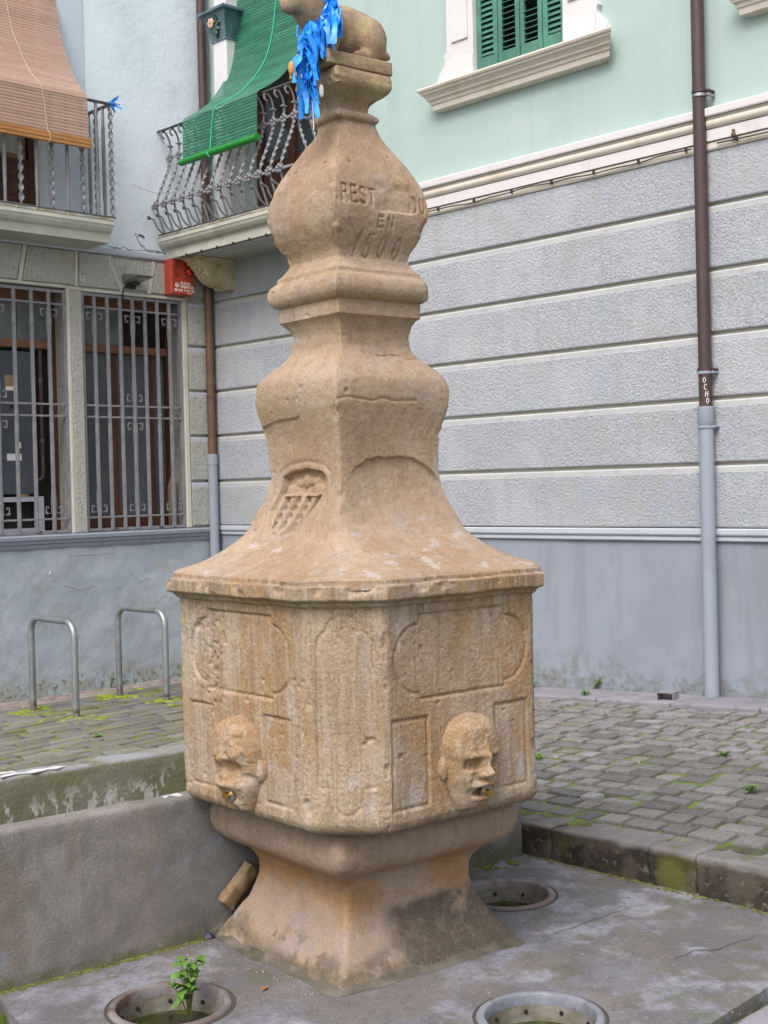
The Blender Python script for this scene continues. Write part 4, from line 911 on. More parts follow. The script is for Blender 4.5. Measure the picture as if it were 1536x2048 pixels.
wall_holes(0,9,3.70,9.5,[(1.63,2.75,3.87,6.3)],LW,.22,'pale_blue',lb,'upper_wall')
g=MB(); g.box(-.005,.010,-1.63,-1.275,3.86,9.4); part('door_surround',g,'lilac_strip',lb,smooth=False)
g=MB(); g.box(-.005,.010,-3.1,-2.75,3.86,9.4); part('door_surround',g,'lilac_strip',lb,smooth=False)
for z0,z1 in zip(JOINTS,JOINTS[1:]): course_parts(.002,.285,z0,z1,LW,'roughcast_left',lb,'trim_pale')
for (a,b,z0,z1) in ((.292,.339,1.29,3.31),(1.468,1.498,1.29,3.33)):
    g=MB(); g.cbox(-.02,.014,-b,-a,z0,z1,.005); part('window_jamb',g,'trim_cream',lb,smooth=False)
g=MB(); g.cbox(-.25,.016,-1.466,-1.358,1.287,3.318,.008); part('pier',g,'roughcast_left',lb,smooth=False)
g=MB(); g.cbox(-.02,.012,-1.50,-1.356,3.319,3.345,.004); g.cbox(-.02,.012,-1.3559,-.29,3.317,3.342,.004); g.cbox(-.02,.012,-9,-1.5001,3.328,3.352,.004); part('lintel_edge',g,'trim_cream',lb,smooth=False)
def lblock(poly,m='roughcast_left',name='lintel_block',d=.022):
    c=np.mean(np.array(poly),0); g=MB(); g.prism(poly,lambda a,b,dd:LW(a,dd,b),-.005,d)
    o=part(name,g,m,lb,smooth=False); return o
def strip(a,b,wd,m='trim_cream',d=.016):
    a,b=np.array(a),np.array(b); dv=b-a; n=np.array([-dv[1],dv[0]])/np.linalg.norm(dv)*wd/2
    g=MB(); g.prism([tuple(a-n),tuple(b-n),tuple(b+n),tuple(a+n)],lambda p,q,dd:LW(p,dd,q),-.005,d); return part('block_joint',g,m,lb,smooth=False)
lblock([(1.43,3.36),(1.90,3.36),(1.845,3.635),(1.42,3.635)]); strip((1.925,3.352),(1.868,3.645),.035); strip((1.408,3.352),(1.395,3.645),.032)
lblock([(.995,3.358),(1.385,3.358),(1.372,3.635),(1.105,3.635)]); lblock([(.705,3.37),(.935,3.37),(1.062,3.620),(.655,3.620)]); 
strip((.962,3.345),(1.085,3.64),.034); strip((.940,3.36),(1.072,3.632),.010,'trim_pale',.026)
strip((.690,3.35),(.630,3.63),.040); lblock([(.30,3.36),(.665,3.36),(.60,3.625),(.30,3.63)])
lblock([(1.955,3.362),(2.45,3.362),(2.42,3.64),(1.895,3.64)]); strip((2.47,3.352),(2.44,3.645),.032); lblock([(2.5,3.362),(3.2,3.362),(3.2,3.64),(2.46,3.64)])
lblock([(.002,3.36),(.285,3.36),(.285,3.63),(.002,3.63)])
g=MB(); g.sweep([(-.01,3.646),(.026,3.648),(.032,3.662),(.030,3.690),(.012,3.704),(-.01,3.706)],LW,.0,9); part('string_course',g,'trim_pale',lb,smooth=False)
# plaster cracks on the pale wall
def wall_crack(pts,wdt,fn,parent,m='cable_black',off=.0045):
    P=[np.array(p) for p in pts]; Q=[]
    for i in range(len(P)-1):
        for k in range(7): Q.append(P[i]+(P[i+1]-P[i])*k/7+.006*RNG.normal(size=2))
    Q.append(P[-1]); A1,A2=[],[]
    for i,q in enumerate(Q):
        d=Q[min(i+1,len(Q)-1)]-Q[max(i-1,0)]; d/=np.linalg.norm(d)+1e-9; n=np.array([-d[1],d[0]])*wdt*RNG.uniform(.4,1.2)
        A1.append(fn(q[0]+n[0],off,q[1]+n[1])); A2.append(fn(q[0]-n[0],off,q[1]-n[1]))
    n=len(Q); g=MB(); g.add(A1+A2,[(i,i+1,n+i+1,n+i) for i in range(n-1)]); part('plaster_crack',g,m,parent,smooth=False,fix=False)
mat('crack_dark',(.10,.10,.09),.95)
wall_crack([(.80,3.86),(.775,3.80),(.70,3.735),(.55,3.72)],.0035,LW,lb,'crack_dark'); wall_crack([(.82,4.28),(.62,4.24),(.42,4.26),(.30,4.33)],.0016,LW,lb,'crack_dark'); wall_crack([(1.2,4.42),(1.05,4.30),(.95,4.26)],.0014,LW,lb,'crack_dark')
wall_crack([(.765,3.845),(.735,3.85),(.715,3.83)],.009,LW,lb,'crack_dark')
wall_crack([(1.16,3.715),(.9,3.708),(.6,3.712),(.32,3.71)],.005,LW,lb,'crack_dark',.035)
for pts in ([(1.6,.86),(1.45,.80),(1.30,.83)],[(.95,.92),(.85,.84),(.74,.86)],[(1.9,.55),(1.72,.60),(1.55,.52)],[(.72,.62),(.62,.70),(.52,.66)],[(1.55,1.10),(1.32,1.09),(1.12,1.105)]): wall_crack(pts,.0018,LW,lb,'crack_dark',.013)
g=MB(); g.ball(LW(1.72,.004,.965),(.005,.009,.018),8,5); part('chipped_plaster',g,'flake_paint',lb)
g=MB(); g.tube([LW(1.36,.026,3.40),LW(1.378,.026,3.425),LW(1.365,.026,3.442),LW(1.352,.026,3.43),LW(1.338,.026,3.442),LW(1.328,.026,3.42),LW(1.345,.026,3.395)],.0035,5); part('chalk_heart',g,'print_white',lb)
# --- windows with iron grilles
def scroll_mesh():
    g=MB(); z=.005
    P=[(.016,0,-.225),(.016,0,-.20),(.020,0,-.17),(.020,0,-.04),(.072,0,-.04),(.072,0,-.095),(.050,0,-.095),(.050,0,-.078)]
    pts=[]
    for a,b in zip(P,P[1:]):
        for k in range(4): pts.append(tuple(a[i]+(b[i]-a[i])*k/4 for i in range(3)))
    pts.append(P[-1]); r=[.002]+[.0055]*(len(pts)-1); g.tube(pts,r,4,flat=.8)
    g.tube([(.084,0,-.050),(.058,0,-.050),(.058,0,-.036),(.075,0,-.036)],.004,4)
    g.ball((.020,0,-.115),.009,6,4)
    return g
SCR=mesh_from('scroll',scroll_mesh().v,scroll_mesh().f,'iron_grey',True,40)
def grille(frame_obj,t0,t1,bars,motif,mid,z0=1.300,z1=3.305):
    b0=BASE[lb.name]
    def loc(t,z): return (-.012-b0.x,-t-b0.y,z-b0.z)
    bw=.0145
    g=MB(); g.cbox(-bw/1.2,bw/1.2,-bw,bw,0,z1-z0,.003); bm_=mesh_from('bar',g.v,g.f,'iron_grey',False)
    for t in bars: place('bar',bm_,frame_obj,loc(t,z0))
    for z in (3.190,2.360,2.263,1.411):
        g=MB(); g.cbox(-.030,-.006,-t1+.004,-t0-.004,z-.008,z+.008,.002); part('cross_bar',g,'iron_grey',frame_obj,smooth=False)
    for t in motif:
        for sx in (1,-1):
            o=place('scroll',SCR,frame_obj,loc(t,3.182),(0,0,math.pi/2),(sx,1,1)); o=place('scroll',SCR,frame_obj,loc(t,1.419),(0,0,math.pi/2),(sx,1,-1))
    for t in mid:
        for sx in (1,-1):
            place('scroll',SCR,frame_obj,loc(t,2.368),(0,0,math.pi/2),(sx,1,-1)); place('scroll',SCR,frame_obj,loc(t,2.255),(0,0,math.pi/2),(sx,1,1))
def win_frame(t0,t1,name='window_frame',mull=()):
    g=MB(); x0,x1=-.235,-.185
    g.box(x0,x1,-t1,-t0,3.225,3.312)                       # head
    g.box(x0,x1+.01,-t1+.051,-t0-.051,2.835,2.90)          # transom
    return g
def window(t0,t1,kind):
    o=part('window',win_frame(t0,t1),'wood_orange',lb,smooth=False)
    g=MB(); g.box(-.03,-.006,-t1+.001,-t1+.026,1.292,3.31); g.box(-.03,-.006,-t0-.026,-t0-.001,1.292,3.31); g.box(-.03,-.006,-t1+.027,-t0-.027,3.285,3.309); g.box(-.03,-.006,-t1+.027,-t0-.027,1.296,1.318); part('grille_frame',g,'iron_grey',o,smooth=False)
    for a,b in ((-t1,-t1+.05),(-t0-.05,-t0)):
        g=MB(); g.box(-.2345,-.1855,a,b,1.29,3.2249); part('frame_stile',g,'wood_brown',o,smooth=False)
    return o
wo2=window(*W2[:2],2)
bars2=[1.354-.1266*k for k in range(1,8)]; grille(wo2,W2[0],W2[1],bars2,[bars2[0],bars2[3],bars2[6]],[bars2[3]])
g=MB(); g.box(-.225,-.215,-1.30,-.86,2.905,3.22); part('pane',g,'glass_dusty',wo2,smooth=False)
g=MB(); g.box(-.235,-.205,-.86,-.82,2.901,3.2245); part('glazing_bar',g,'wood_orange',wo2,smooth=False)
g=MB(); g.box(-.245,-.240,-.82,-.39,2.905,3.22); part('pane',g,'interior_dark',wo2,smooth=False)
for a,b in ((.985,1.30),(.58,.895),(.42,.52)):
    g=MB(); g.box(-.232,-.222,-b,-a,1.40,2.83); part('pane',g,'panel_grey',wo2,smooth=False)
for a,b in ((.896,.984),(.521,.579)):
    g=MB(); g.cbox(-.236,-.205,-b,-a,1.395,2.834,.004); part('casement_stile',g,'wood_brown',wo2,smooth=False)
g=MB(); g.cbox(-.236,-.200,-1.303,-.392,1.293,1.394,.005); part('bottom_rail',g,'wood_brown',wo2,smooth=False)
g=MB(); g.prism([(.375,1.30),(.455,1.30),(.455,1.66),(.415,1.76),(.375,1.70)],lambda p,q,d:LW(p,d,q),-.12,-.10); part('loose_board',g,'wood_pale',wo2,smooth=False)
for t in (.62,1.07):
    g=MB(); g.tube([LW(t,-.02,1.306),LW(t,.022,1.306)],.013,8); part('grille_bolt',g,'iron_dark',wo2)
wo1=window(*W1[:2],1)
bars1=[1.50+.158*k for k in range(1,8)]; grille(wo1,W1[0],W1[1],bars1,[bars1[0],bars1[3]],[bars1[3]])
for a,b in ((1.56,1.80),(1.84,2.18),(2.22,2.74)):
    g=MB(); g.box(-.225,-.215,-b,-a,2.905,3.22); part('pane',g,'glass_dusty',wo1,smooth=False)
for a in (1.80,2.18):
    g=MB(); g.box(-.235,-.205,-a-.04,-a,2.901,3.2245); part('glazing_bar',g,'glass_dusty',wo1,smooth=False)
g=MB(); g.box(-.255,-.245,-2.75,-1.55,1.29,2.83); part('opening',g,'interior_dark',wo1,smooth=False)
g=MB(); g.box(-.05,.05,0,0,0,0)
g=MB(); g.tube([LW(1.80,-.02,1.306),LW(1.80,.022,1.306)],.013,8); part('grille_bolt',g,'iron_dark',wo1)
mc=thing('meter_cabinet','dark grey meter cabinet with paper notices behind the left window bars','cabinet',LW(2.1,-.2,1.62),FB)
g=MB(); g.cbox(-.232,-.16,-2.70,-1.735,1.62,2.80,.008); part('door',g,'cabinet_grey',mc,smooth=False)
g=MB(); g.box(-.159,-.1575,-1.99,-1.90,2.47,2.60); part('notice',g,'wood_pale',mc,smooth=False); g=MB(); g.box(-.157,-.1565,-1.985,-1.905,2.475,2.505); part('notice',g,'print_white',mc,smooth=False)
g=MB(); g.box(-.1595,-.1575,-1.99,-1.86,1.90,1.955); part('notice',g,'print_white',mc,smooth=False); g=MB(); g.box(-.1595,-.1575,-1.905,-1.862,2.00,2.05); part('notice',g,'print_white',mc,smooth=False)
g=MB(); g.box(-.1595,-.152,-1.95,-1.87,2.335,2.35); part('handle',g,'interior_dark',mc,smooth=False)
pi_=thing('gas_pipe','thin brown gas pipe running down beside the dark meter cabinet','pipe',LW(1.66,-.17,1.75),FB)
g=MB(); g.tube([LW(1.66,-.17,2.82),LW(1.66,-.17,1.80),LW(1.665,-.17,1.76),LW(1.69,-.17,1.74),LW(1.735,-.175,1.735)],.016,10); part('tube',g,'pipe_brown',pi_)
for z in (2.55,2.05):
    g=MB(); g.tube([LW(1.66,-.17,z),LW(1.66,-.17,z+.03)],.020,10); part('clip',g,'iron_dark',pi_)
bxo=thing('meter_niche','white framed niche below the dark meter cabinet, behind the left window bars','niche',LW(2.05,-.2,1.3),FB)
g=MB(); g.box(-.215,-.17,-2.5,-1.66,1.56,1.60); g.box(-.215,-.17,-2.5,-1.66,1.296,1.34); g.box(-.215,-.17,-1.73,-1.66,1.341,1.559); g.box(-.215,-.17,-2.5,-2.44,1.341,1.559); g.box(-.215,-.172,-2.10,-2.06,1.341,1.559); part('frame',g,'trim_pale',bxo,smooth=False)
g=MB(); g.box(-.24,-.235,-2.43,-1.74,1.345,1.555); part('opening',g,'interior_dark',bxo,smooth=False)
g=MB(); g.box(-.2,-.165,-1.90,-1.80,1.601,1.63); part('block',g,'wood_pale',bxo,smooth=False)
# --- left balcony
def slab(parent,fn,l0,l1,off,zt,zb,end0=True):
    pr=[(-.02,zt),(off,zt),(off+.002,zt-.034),(off-.004,zt-.040),(off-.012,zt-.062),(off-.030,zt-.085),(off-.050,zt-.096),(off-.064,zt-.100),(off-.066,zb+.002),(off-.072,zb),(-.02,zb)]
    g=MB(); g.sweep(pr,fn,l0,l1); o=part('balcony_slab',g,'slab_stone',parent,smooth=False)
    g=MB(); g.sweep([(-.0,zt+.0005),(off+.004,zt+.0005),(off+.006,zt+.014),(off-.005,zt+.019),(0,zt+.020)],fn,l0-.004,l1); part('slab_capping',g,'slab_top',o,smooth=False)
    return o
def end_sweep(g,l_end,off,zt,zb): pass
ls=slab(lb,LW,1.285,4.6,.425,3.842,3.67)
g=MB(); g.box(.0,.353,-4.6,-1.31,3.6685,3.6695); part('soffit',g,'soffit',ls,smooth=False)
def twisted(z0,z1,r,turns,n=8,steps=110):
    g=MB(); g.tube([(0,0,z0+(z1-z0)*k/steps) for k in range(steps+1)],r,n,twist=turns*2*math.pi,flat=.42); return g
TWB=twisted(0,.925,.0235,6); TWM=mesh_from('baluster',TWB.v,TWB.f,'iron_grey',True,60)
PLB=MB(); PLB.tube([(0,0,0),(0,0,.15),(0,0,.18),(0,0,.75),(0,0,.78),(0,0,.925)],[.013,.013,.0155,.0155,.013,.013],8); PLM=mesh_from('baluster',PLB.v,PLB.f,'iron_grey',True,60)
b0=BASE[lb.name]; RO,RT=.40,1.275
def bal(me,t,o_): place('baluster',me,ls,(o_-b0.x,-t-b0.y,3.868))
t=RT; k=0
while t<4.5: bal(TWM if k%2==0 else PLM,t,RO); t+=.137; k+=1
for k,o_ in enumerate((.29,.18,.07)): bal(PLM if k%2==0 else TWM,RT+.004,o_)
g=MB(); g.cbox(RO-.02,RO+.02,-4.6,-RT+.02,4.792,4.808,.004); part('top_rail',g,'iron_dark',ls,smooth=False)
g=MB(); g.cbox(0,RO-.021,-RT-.02,-RT+.02,4.791,4.807,.004); part('top_rail',g,'iron_dark',ls,smooth=False)
g=MB(); g.cbox(RO-.02,RO+.02,-4.6,-RT+.02,3.863,3.879,.004); part('bottom_rail',g,'iron_dark',ls,smooth=False)
g=MB(); g.cbox(0,RO-.021,-RT-.02,-RT+.02,3.862,3.878,.004); part('bottom_rail',g,'iron_dark',ls,smooth=False)
# balcony door
g=MB(); g.box(-.20,-.15,-2.74,-2.66,3.88,6.29); g.box(-.20,-.15,-1.72,-1.635,3.88,6.29); g.box(-.20,-.15,-2.659,-1.721,6.2,6.29); bd=part('balcony_door',g,'wood_brown',lb,smooth=False)
g=MB(); g.box(-.19,-.16,-2.659,-1.721,3.88,4.38); part('door_panel',g,'wood_brown',bd,smooth=False)
for z in (3.93,4.08,4.23):
    g=MB(); g.cbox(-.165,-.152,-2.62,-1.76,z,z+.11,.008); part('raised_panel',g,'wood_brown',bd,smooth=False)
g=MB(); g.box(-.176,-.170,-2.60,-1.80,4.42,6.19); part('curtain',g,'curtain',bd,smooth=False)
g=MB(); g.cbox(-.19,-.155,-1.80,-1.745,4.381,6.199,.004); g.cbox(-.19,-.155,-2.659,-2.60,4.381,6.199,.004); g.cbox(-.19,-.155,-2.599,-1.801,4.381,4.42,.004); part('sash',g,'wood_orange',bd,smooth=False)
# --- brown slatted blind over the left balcony rail
def resample(P,step):
    P=[np.array(p,float) for p in P]; Lc=[0]
    for a,b in zip(P,P[1:]): Lc.append(Lc[-1]+np.linalg.norm(b-a))
    n=int(Lc[-1]/step); out=[]
    for k in range(n+1):
        l=k*step; i=min(np.searchsorted(Lc,l,'right')-1,len(P)-2); f=(l-Lc[i])/(Lc[i+1]-Lc[i]); q=P[i]+(P[i+1]-P[i])*f; d=P[i+1]-P[i]; out.append((q,d/np.linalg.norm(d)))
    return out
def smooth_path(P,n=6):
    P=[np.array(p,float) for p in P]; out=[]
    for i in range(len(P)-1):
        p0,p1,p2,p3=P[max(i-1,0)],P[i],P[i+1],P[min(i+2,len(P)-1)]
        for k in range(n):
            t=k/n; out.append(.5*((2*p1)+(-p0+p2)*t+(2*p0-5*p1+4*p2-p3)*t*t+(-p0+3*p1-3*p2+p3)*t**3))
    out.append(P[-1]); return out
def blind(th,fn,l0,l1,prof,pitch,m,barm,barn,gap,name_rot,base):
    """slats follow prof (offset,z); each slat its own piece"""
    path=resample(smooth_path(prof),pitch); b=BASE[th.name]
    g=MB(); hw=pitch*(1-gap)/2; L_=(l1-l0)
    secs=[(-hw,0),(-hw*.5,.0022),(hw*.5,.0022),(hw,0),(hw*.5,-.0016),(-hw*.5,-.0016)]
    g.sweep(secs,lambda l,a,c:(l,c,a),-L_/2,L_/2); me=mesh_from('slat',g.v,g.f,m,True,50)
    # local: x along blind, z along slat width (down the path), y thickness
    for i,(q,d) in enumerate(path):
        ez=Vector(fn(0,d[0],d[1]))-Vector(fn(0,0,0)); ex=(Vector(fn(1,0,0))-Vector(fn(0,0,0))).normalized(); ey=ez.cross(ex)
        M=Matrix((( ex.x,ey.x,ez.x),(ex.y,ey.y,ez.y),(ex.z,ey.z,ez.z))); loc=Vector(fn((l0+l1)/2,q[0],q[1]))-b
        o=bpy.data.objects.new('slat',me); link(o,th); o.matrix_local=Matrix.Translation(loc)@M.to_4x4()
    return path
bl=thing('brown_blind','pinkish brown slatted roller blind draped over the left balcony rail','blind',LW(2.3,.3,4.4),FB)
prof=[(.015,5.95),(.017,5.70),(.06,5.547),(.115,5.324),(.19,5.174),(.26,5.04),(.36,4.907),(.455,4.815),(.468,4.74),(.475,4.62),(.482,4.462)]
path=blind(bl,LW,1.53,3.3,prof,.0262,'blind_brown','',0,.09,None,None)
for k,z in enumerate((4.445,4.417,4.389)):
    g=MB(); g.cbox(.474,.504-(.006 if k==0 else 0),-3.3,-1.515,z-.0135,z+.0135,.005); part('bottom_bar',g,'blind_brown_bar',bl,smooth=False)
def cordpath(prof,off,l,dl=0):
    q=smooth_path(prof); out=[]
    for i,p in enumerate(q):
        a=q[max(i-1,0)]; c=q[min(i+1,len(q)-1)]; d=c-a; d=d/np.linalg.norm(d); n=np.array([-d[1],d[0]]); n=n if n[0]>0 else -n
        if abs(d[1])<.05: n=np.array([0,1.])
        out.append((l+dl*i/len(q),p+n*off))
    return out
g=MB(); g.tube([LW(l,p[0],p[1]) for l,p in cordpath(prof,.006,2.02,-.12)]+[LW(1.90,.512,4.44),LW(1.89,.512,4.40),LW(1.905,.495,4.365)],.0035,6); part('cord',g,'cord_pale',bl)
# blue ribbon knotted to the balcony corner
kr=thing('ribbon_knot','small blue plastic ribbon knotted to the corner of the left balcony rail','ribbon',LW(RT,RO,4.80),FB)
for i in range(9):
    g=MB(); d=[(.3,.5,.6),(.5,.2,.5),(.2,.7,-.1),(.4,.3,-.8),(.1,.6,-.9),(-.5,.1,-.4),(-.7,-.1,-.3),(.3,.1,-.7),(.2,.8,.3)][i]
    ribbon(g,LW(RT,RO+.012,4.80),d,RNG.uniform(.07,.12),.028,300+i,.2); part('ribbon_strip',g,'ribbon_blue',kr,fix=False)
g=MB(); g.tube([LW(RT-.001,RO-.03,4.80),LW(RT-.001,RO,4.826),LW(RT-.001,RO+.032,4.80),LW(RT-.001,RO,4.775)],.008,6,closed=True); part('knot',g,'ribbon_blue',kr)
# ------------------------------------------------------------------ alarm box, floodlight, cables on the left house
al=thing('alarm_box','red burglar alarm box with a red lamp and white lettering above the right barred window','alarm box',LW(.41,0,3.35),FB)
g=MB(); g.cbox(.003,.125,-.525,-.285,3.350,3.655,.006); part('housing',g,'red_paint',al,smooth=False)
g=MB()
for k in range(14):
    zz_=3.628-k*.0095; t0=.492
    g.box(.1252,.1262,-t0,-t0+.052,zz_-.0022,zz_+.0012)
part('vent_slots',g,'vent_dark',al,smooth=False)
g=MB(); g.ball(LW(.335,.128,3.555),(.030,.036,.036),20,14); part('lamp',g,'lamp_red',al)
g=MB(); g.tube([LW(.335,.1245,3.555),LW(.335,.132,3.555)],.040,24); part('lamp_collar',g,'vent_dark',al)
def text_mesh(body,size,m):
    c=bpy.data.curves.new('txt','FONT'); c.body=body; c.size=size; c.resolution_u=2; c.extrude=.0006; c.offset=.0006
    o=bpy.data.objects.new('txt',c); COL.objects.link(o); bpy.context.view_layer.update()
    me=bpy.data.meshes.new_from_object(o.evaluated_get(bpy.context.evaluated_depsgraph_get())); bpy.data.objects.remove(o)
    me.materials.clear(); me.materials.append(MATS[m]); return me
def put_text(body,size,t,z,off,parent,m='print_white',name='lettering'):
    me=text_mesh(body,size,m); o=bpy.data.objects.new(name,me); link(o,parent); b=BASE[root_of(parent).name]
    M=Matrix(((0,0,1),(1,0,0),(0,1,0))).to_4x4()        # text x -> +y (t decreasing), text y -> z, text normal -> +x
    o.matrix_local=Matrix.Translation(Vector(LW(t,off,z))-b)@M; return o
put_text('PLANA',.034,.430,3.438,.1258,al); put_text('FÀBREGA',.034,.430,3.407,.1258,al); put_text('902 11 01 02',.033,.458,3.375,.1258,al)
g=MB(); g.tube([LW(.466,.1250,3.430),LW(.466,.1262,3.430)],.020,20); part('emblem',g,'print_white',al)
g=MB(); g.tube([LW(.466,.1262,3.438),LW(.466,.1266,3.438)],.008,12); g.tube([LW(.466,.1262,3.420),LW(.466,.1266,3.420)],.005,12); part('emblem_mark',g,'red_paint',al)
g=MB(); g.box(.1250,.1258,-.490,-.468,3.376,3.390); g.box(.1250,.1258,-.494,-.464,3.392,3.398); part('telephone_sign',g,'print_white',al,smooth=False)
g=MB(); g.box(.1250,.1256,-.365,-.310,3.3615,3.3655); part('fine_print',g,'print_white',al,smooth=False)
fl=thing('floodlight','small grey floodlight angled over the right barred window','floodlight',LW(.89,0,3.40),FB)
g=MB(); poly=[(.02,3.418),(.27,3.452),(.255,3.465),(.035,3.487),(.015,3.470)]; g.prism([(a,z) for a,z in poly],lambda a,z,d:(a,-d,z),.80,.965); part('hood',g,'floodlight_grey',fl,smooth=False)
g=MB(); g.prism([(.03,3.413),(.225,3.441),(.225,3.445),(.03,3.418)],lambda a,z,d:(a,-d,z),.815,.95); part('lens',g,'floodlight_lens',fl,smooth=False)
g=MB(); g.cbox(.0,.05,-.93,-.84,3.372,3.415,.006); g.cbox(.05,.13,-.915,-.85,3.395,3.418,.005); part('bracket',g,'cable_black',fl,smooth=False)
g=MB(); g.tube([LW(.935,.03,3.39),LW(.96,.035,3.36),LW(.965,.03,3.33),LW(.955,.01,3.30),LW(.95,-.01,3.28)],.006,6); part('cable',g,'cable_black',fl)
# ------------------------------------------------------------------ mint green building on the right
rbld=thing('mint_building','mint green building with grey banded ground floor on the right','building',(4,0,0),FB)
ss=np.linspace(0,9.5,200); zz=np.linspace(-.5,1.225,40); SS,ZZ=np.meshgrid(ss,zz,indexing='ij'); Pn=np.stack([SS,ZZ,0*SS],-1)
g=MB(); g.grid(np.stack([SS,-.004*fbm(Pn,1.8,3,15),ZZ],-1)); part('base_wall',g,'plaster_grey',rbld,fix=False)
g=MB(); g.sweep([(-.02,1.214),(.016,1.216),(.020,1.222),(.020,1.238),(.014,1.246),(.030,1.254),(.034,1.262),(.034,1.290),(.024,1.297),(-.02,1.299)],RW,0,9.5); part('base_moulding',g,'trim_pale',rbld,smooth=False)
g=MB(); g.add([RW(0,-.006,1.2),RW(9.5,-.006,1.2),RW(9.5,-.006,3.95),RW(0,-.006,3.95)],[(0,1,2,3)]); part('ground_floor_wall',g,'trim_cream',rbld,smooth=False,fix=False)
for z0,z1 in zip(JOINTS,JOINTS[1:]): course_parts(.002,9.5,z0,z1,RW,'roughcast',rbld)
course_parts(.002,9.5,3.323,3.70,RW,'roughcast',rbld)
g=MB(); g.sweep([(-.01,3.642),(.034,3.644),(.040,3.655),(.038,3.690),(.030,3.697),(-.01,3.698)],RW,1.9,9.5); part('string_moulding',g,'string_cream',rbld,smooth=False)
g=MB(); g.sweep([(-.01,3.6985),(.048,3.700),(.048,3.768),(.040,3.772),(-.01,3.774)],RW,1.9,9.5); part('string_moulding',g,'string_white',rbld,smooth=False)
g=MB(); g.sweep([(-.01,3.7745),(.050,3.776),(.062,3.790),(.066,3.806),(.060,3.822),(.052,3.830),(.060,3.836),(.060,3.843),(-.01,3.845)],RW,1.9,9.5); part('string_moulding',g,'string_cream',rbld,smooth=True)
g=MB(); g.sweep([(-.01,3.8455),(.075,3.847),(.078,3.855),(.078,3.892),(.070,3.900),(-.01,3.906)],RW,1.9,9.5); part('string_moulding',g,'string_white',rbld,smooth=False)
WS=[(3.30,4.12),(5.88,6.70)]
wall_holes(0,9.5,3.90,9.5,[(a,b,4.60,6.4) for a,b in WS]+[(.66,1.62,3.901,6.3)],RW,.16,'mint',rbld,'upper_wall')
SILL=[(-.01,4.575),(.150,4.563),(.156,4.552),(.150,4.538),(.138,4.533),(.134,4.518),(.118,4.508),(.105,4.490),(.102,4.478),(.086,4.470),(.080,4.448),(.070,4.440),(.066,4.405),(.058,4.398),(-.01,4.395)]
def mint_window(a,b):
    c=(a+b)/2; hw=.885
    # sill, mitred at its ends
    g=MB(); n=len(SILL); V=[]
    for (o_,z) in SILL: V.append(RW(c-hw+(.150-max(o_,0))*.9,o_,z))
    for (o_,z) in SILL: V.append(RW(c+hw-(.150-max(o_,0))*.9,o_,z))
    g.add(V,[(i,(i+1)%n,n+(i+1)%n,n+i) for i in range(n)]+[tuple(range(n)),tuple(range(2*n-1,n-1,-1))]); wn=part('window_sill',g,'string_cream',rbld,smooth=False)
    for sx in (-1,1):
        e=c+sx*(b-a)/2
        poly=[(0,4.576),(sx*.36,4.576),(sx*.365,4.62),(sx*.345,4.66),(sx*.31,4.70),(sx*.285,4.735),(sx*.285,4.765),(sx*.30,4.78),(sx*.29,4.80),(sx*.262,4.812),(sx*.262,6.6),(0,6.6)]
        g=MB(); g.prism(poly,lambda p,q,d:RW(e+p,d,q),-.005,.045); o=part('surround',g,'white_paint',wn,smooth=False)
        g=MB(); g.cbox(*sorted((e+sx*.05,e+sx*.21)),-.058,-.046,4.86,6.55,.005); part('raised_strip',g,'white_paint',wn,smooth=False)
        g=MB(); g.cbox(*sorted((e+sx*.003,e+sx*.275)),-.056,-.046,4.578,4.74,.006); part('surround_foot',g,'white_paint',wn,smooth=False)
    g=MB(); g.box(a-.30,b+.30,-.06,.005,6.402,6.62); part('surround_head',g,'white_paint',wn,smooth=False)
    g=MB(); g.box(a,b,.10,.11,4.6,6.4); part('dark_room',g,'interior_dark',wn,smooth=False)
    # four louvred shutter leaves
    lw=(b-a)/4
    for q in range(4):
        x0=a+lw*q+.004; x1=a+lw*(q+1)-.004; zb,zt=4.612,6.39; y0,y1=-.012,.022
        if q in (0,3): st=.042
        else: st=.038
        g=MB(); g.cbox(x0,x0+st,y0,y1,zb,zt,.004); g.cbox(x1-st,x1,y0,y1,zb,zt,.004); g.cbox(x0+st+.0005,x1-st-.0005,y0,y1,zb,zb+.085,.004); g.cbox(x0+st+.0005,x1-st-.0005,y0,y1,zt-.07,zt,.004)
        lf_=part('shutter',g,'shutter_green',wn,smooth=False)
        sm=MB(); L_=(x1-x0)-2*st-.002; angl=math.radians(55 if q in (0,3) else 25)
        sm.cbox(-L_/2,L_/2,-.021,.021,-.003,.003,.0015); me=mesh_from('louvre',sm.v,sm.f,'shutter_green',False)
        z=zb+.11; bb=BASE[rbld.name]
        while z<zt-.09:
            if not (q==2 and RNG.random()<.10): place('louvre',me,lf_,((x0+x1)/2-bb.x,.004-bb.y,z-bb.z),(angl+RNG.normal()*.03,0,RNG.normal()*.004))
            z+=.040
    return wn
for a,b in WS: mint_window(a,b)
